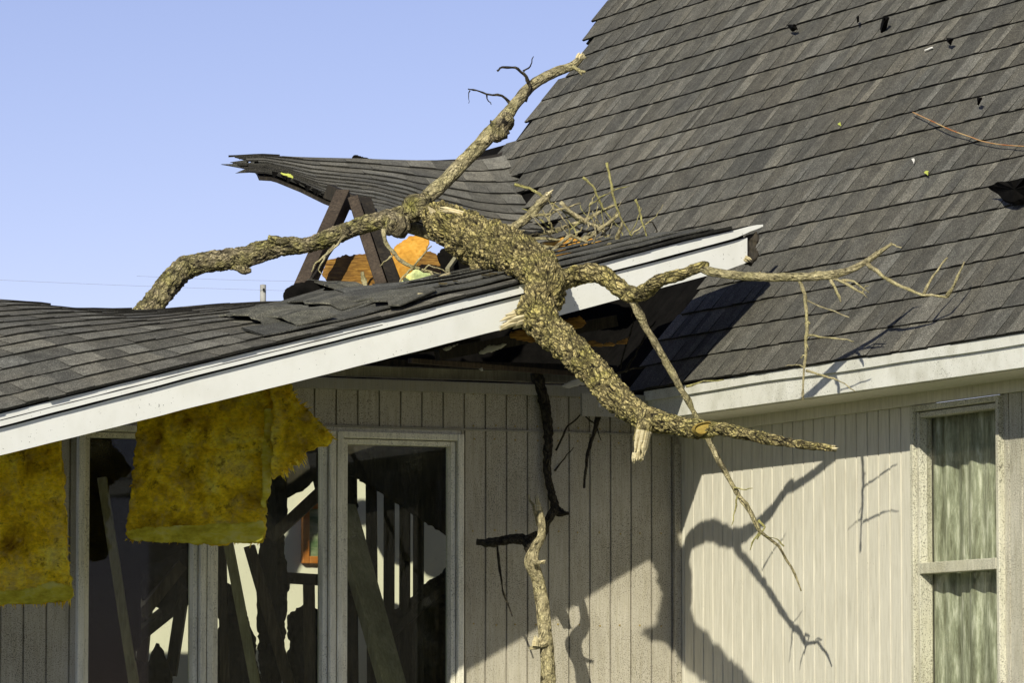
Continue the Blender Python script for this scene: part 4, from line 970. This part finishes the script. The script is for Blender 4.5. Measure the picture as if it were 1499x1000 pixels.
roof_slab([(1353, 72), (1364, 68), (1365, 70), (1354, 74)], .004, 'chip', 'thin white sliver lying near the top of the roof', 'paint chip', None, .01, .0, 'paint_chip')
roof_slab([(1334, 233), (1338, 231), (1337, 238)], .004, 'chip', 'tiny cream fleck above the black patch', 'paint chip', None, .01, .0, 'paint_chip')
roof_slab([(1353, 252), (1358, 249), (1357, 256)], .004, 'leaf', 'tiny green leaf fleck left of the black patch', 'leaf', None, .01, .0, 'leaf_fleck')
roof_slab([(1226, 181), (1230, 179), (1230, 184)], .004, 'leaf', 'tiny yellow green leaf fleck in the middle of the roof', 'leaf', None, .01, .0, 'leaf_fleck')
mb = MB()
pth = [(1336, 164), (1362, 176), (1392, 190), (1420, 200), (1440, 207), (1470, 212), (1520, 215)]
V = []
pts3 = [(x, y, proj(onR(x, y, .02+.01*math.sin(i)))[2], 1.7) for i, (x, y) in enumerate(pth)]
tag(limb('orange_stem', [pts3], M['orange_stem'], None, seg=7, step=.03), 'long thin orange stem lying on the right roof', 'stem')

# ------------------------------------------------------------------ inside the room
GI = 'timbers fallen inside the room'
def it(a, b, w, h, mat, label, **kw): return timber(a, b, w, h, mat, label, GI, name='fallen_timber', **kw)
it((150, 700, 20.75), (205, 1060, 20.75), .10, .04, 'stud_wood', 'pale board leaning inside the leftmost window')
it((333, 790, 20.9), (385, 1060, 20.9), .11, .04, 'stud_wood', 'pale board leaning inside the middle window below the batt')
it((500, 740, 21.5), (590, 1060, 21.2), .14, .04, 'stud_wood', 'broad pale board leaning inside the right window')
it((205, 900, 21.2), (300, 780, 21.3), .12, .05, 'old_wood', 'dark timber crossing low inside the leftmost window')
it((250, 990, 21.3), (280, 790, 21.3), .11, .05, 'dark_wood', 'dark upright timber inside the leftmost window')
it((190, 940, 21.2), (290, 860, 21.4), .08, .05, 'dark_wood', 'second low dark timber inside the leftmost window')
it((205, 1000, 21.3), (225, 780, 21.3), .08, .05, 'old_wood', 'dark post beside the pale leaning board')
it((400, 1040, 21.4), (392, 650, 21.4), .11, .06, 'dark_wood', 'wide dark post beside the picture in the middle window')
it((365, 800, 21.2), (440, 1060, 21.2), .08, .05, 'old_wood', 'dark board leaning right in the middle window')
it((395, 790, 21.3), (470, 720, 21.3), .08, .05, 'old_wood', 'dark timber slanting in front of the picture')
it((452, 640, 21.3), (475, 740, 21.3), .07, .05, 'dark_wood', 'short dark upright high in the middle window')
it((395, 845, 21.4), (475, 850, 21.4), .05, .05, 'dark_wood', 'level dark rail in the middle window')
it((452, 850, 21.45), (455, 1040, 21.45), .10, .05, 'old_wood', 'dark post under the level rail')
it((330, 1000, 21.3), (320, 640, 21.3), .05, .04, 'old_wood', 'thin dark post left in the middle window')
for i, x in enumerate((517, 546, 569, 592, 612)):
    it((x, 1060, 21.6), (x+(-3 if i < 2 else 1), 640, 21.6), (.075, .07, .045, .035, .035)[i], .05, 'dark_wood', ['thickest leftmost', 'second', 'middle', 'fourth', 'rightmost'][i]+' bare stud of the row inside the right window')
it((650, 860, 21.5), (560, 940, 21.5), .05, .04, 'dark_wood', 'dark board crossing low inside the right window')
# dark sheets added behind the windows, standing in for shade inside
tag(slab('window_shade_sheet', [(500, 630), (670, 630), (670, 790), (640, 778), (600, 752), (560, 722), (520, 700), (500, 692)], 21.5, .03, M['dark_wood'], None, cell=6, rag=2, amp=.02, sc=4), 'dark sheet standing in for the sloping shade at the top of the right window', 'ceiling sheet')
tag(slab('window_shade_sheet', [(380, 620), (475, 630), (475, 690), (450, 712), (420, 730), (380, 740)], 21.45, .03, M['dark_wood'], None, cell=6, rag=2, amp=.02, sc=4), 'dark sheet added to darken the top of the middle window', 'ceiling sheet')
tag(slab('window_shade_sheet', [(110, 600), (290, 620), (290, 800), (210, 830), (190, 1100), (110, 1100)], 20.75, .03, M['felt'], None, cell=8, rag=2, amp=.02, sc=4), 'dark sheet added to blacken the left of the leftmost window', 'ceiling sheet')
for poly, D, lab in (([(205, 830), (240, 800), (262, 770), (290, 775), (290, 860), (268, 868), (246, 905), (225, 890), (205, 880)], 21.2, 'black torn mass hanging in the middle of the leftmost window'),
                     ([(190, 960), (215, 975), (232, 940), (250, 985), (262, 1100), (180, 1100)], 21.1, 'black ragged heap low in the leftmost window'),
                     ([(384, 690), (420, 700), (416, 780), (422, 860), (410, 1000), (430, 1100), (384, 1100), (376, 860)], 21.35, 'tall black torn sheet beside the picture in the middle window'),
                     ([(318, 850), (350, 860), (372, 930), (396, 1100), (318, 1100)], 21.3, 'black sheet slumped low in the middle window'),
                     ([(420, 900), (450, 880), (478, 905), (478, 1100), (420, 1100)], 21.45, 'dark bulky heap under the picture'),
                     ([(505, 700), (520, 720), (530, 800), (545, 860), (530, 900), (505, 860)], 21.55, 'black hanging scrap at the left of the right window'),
                     ([(560, 900), (600, 880), (630, 850), (670, 820), (670, 1100), (560, 1100)], 21.6, 'dark sheet standing in for the shadow sloping low in the right window')):  # last sheet is a shadow built as a dark plate
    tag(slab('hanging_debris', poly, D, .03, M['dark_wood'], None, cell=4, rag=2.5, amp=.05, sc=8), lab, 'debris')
# partition just inside, cream
YP = 1.7
mb = MB(); mb.box(Vector((xL+.4, YP, 0)), X1*(5.4), Y1*.06, UZ*3.0); mb.build('partition_wall', M['room_wall'], house)
pf = thing('picture_frame', P(468, 790, 21.9), 'varnished orange brown picture frame hung on the cream wall', 'picture frame')
D0 = 0
def onW(px, py, off=0): return hit(px, py, (0, YP-off, 0), Y1)
a = onW(440, 0, .0); L0 = onW(440, 780).x; L1 = onW(497, 780).x; zt, zb = onW(468, 735).z, onW(468, 826).z
mb = MB()
for (x0, x1, z0, z1) in ((L0, L0+.035, zb, zt), (L1-.035, L1, zb, zt), (L0+.035, L1-.035, zb, zb+.035), (L0+.035, L1-.035, zt-.035, zt)):
    mb.box(Vector((x0, YP-.03, z0)), X1*(x1-x0), Y1*.028, UZ*(z1-z0))
mb.build('moulding', M['varnish'], pf, bevel=.004)
mb = MB(); mb.box(Vector((L0+.034, YP-.016, zb+.034)), X1*(L1-L0-.068), Y1*.01, UZ*(zt-zb-.068)); mb.build('picture', M['picture'], pf)

# ------------------------------------------------------------------ far background
Dp = 140.0
base = P(385, 432, Dp)
pole = thing('utility_pole', (base.x, base.y, 0), 'pale grey utility pole in the far distance behind the roof', 'utility pole')
mb = MB(); top = P(385, 417, Dp).z; r = 4.5*Dp/F
for i in range(16):
    a, b = 2*math.pi*i/16, 2*math.pi*(i+1)/16
    pa = [Vector((base.x+r*math.cos(q), base.y+r*math.sin(q), z)) for q, z in ((a, 0), (b, 0), (b, top), (a, top))]
    mb.quad(*pa); mb.tri(pa[3], pa[2], Vector((base.x, base.y, top+.02)))
mb.build('post', M['pole'], pole)
mb = MB(); c0 = P(386, 423, Dp-.16); mb.box(c0-RT*.03-UZ*.05, RT*.06, UZ*.07, FH*.05); mb.build('insulator', M['gap'], pole)
for (x0, y0, x1, y1, lab) in ((-40, 408, 470, 427, 'upper faint overhead wire crossing the sky to the pole'), (200, 404, 470, 412, 'short faint overhead wire right of the arching limb')):
    q = [(x0+(x1-x0)*i/12, y0+(y1-y0)*i/12+1.5*math.sin(i/12*math.pi), Dp-.1, .55) for i in range(13)]
    tag(limb('overhead_wire', [q], M['cable'], None, seg=5, step=.8), lab, 'wire', 'overhead wires')
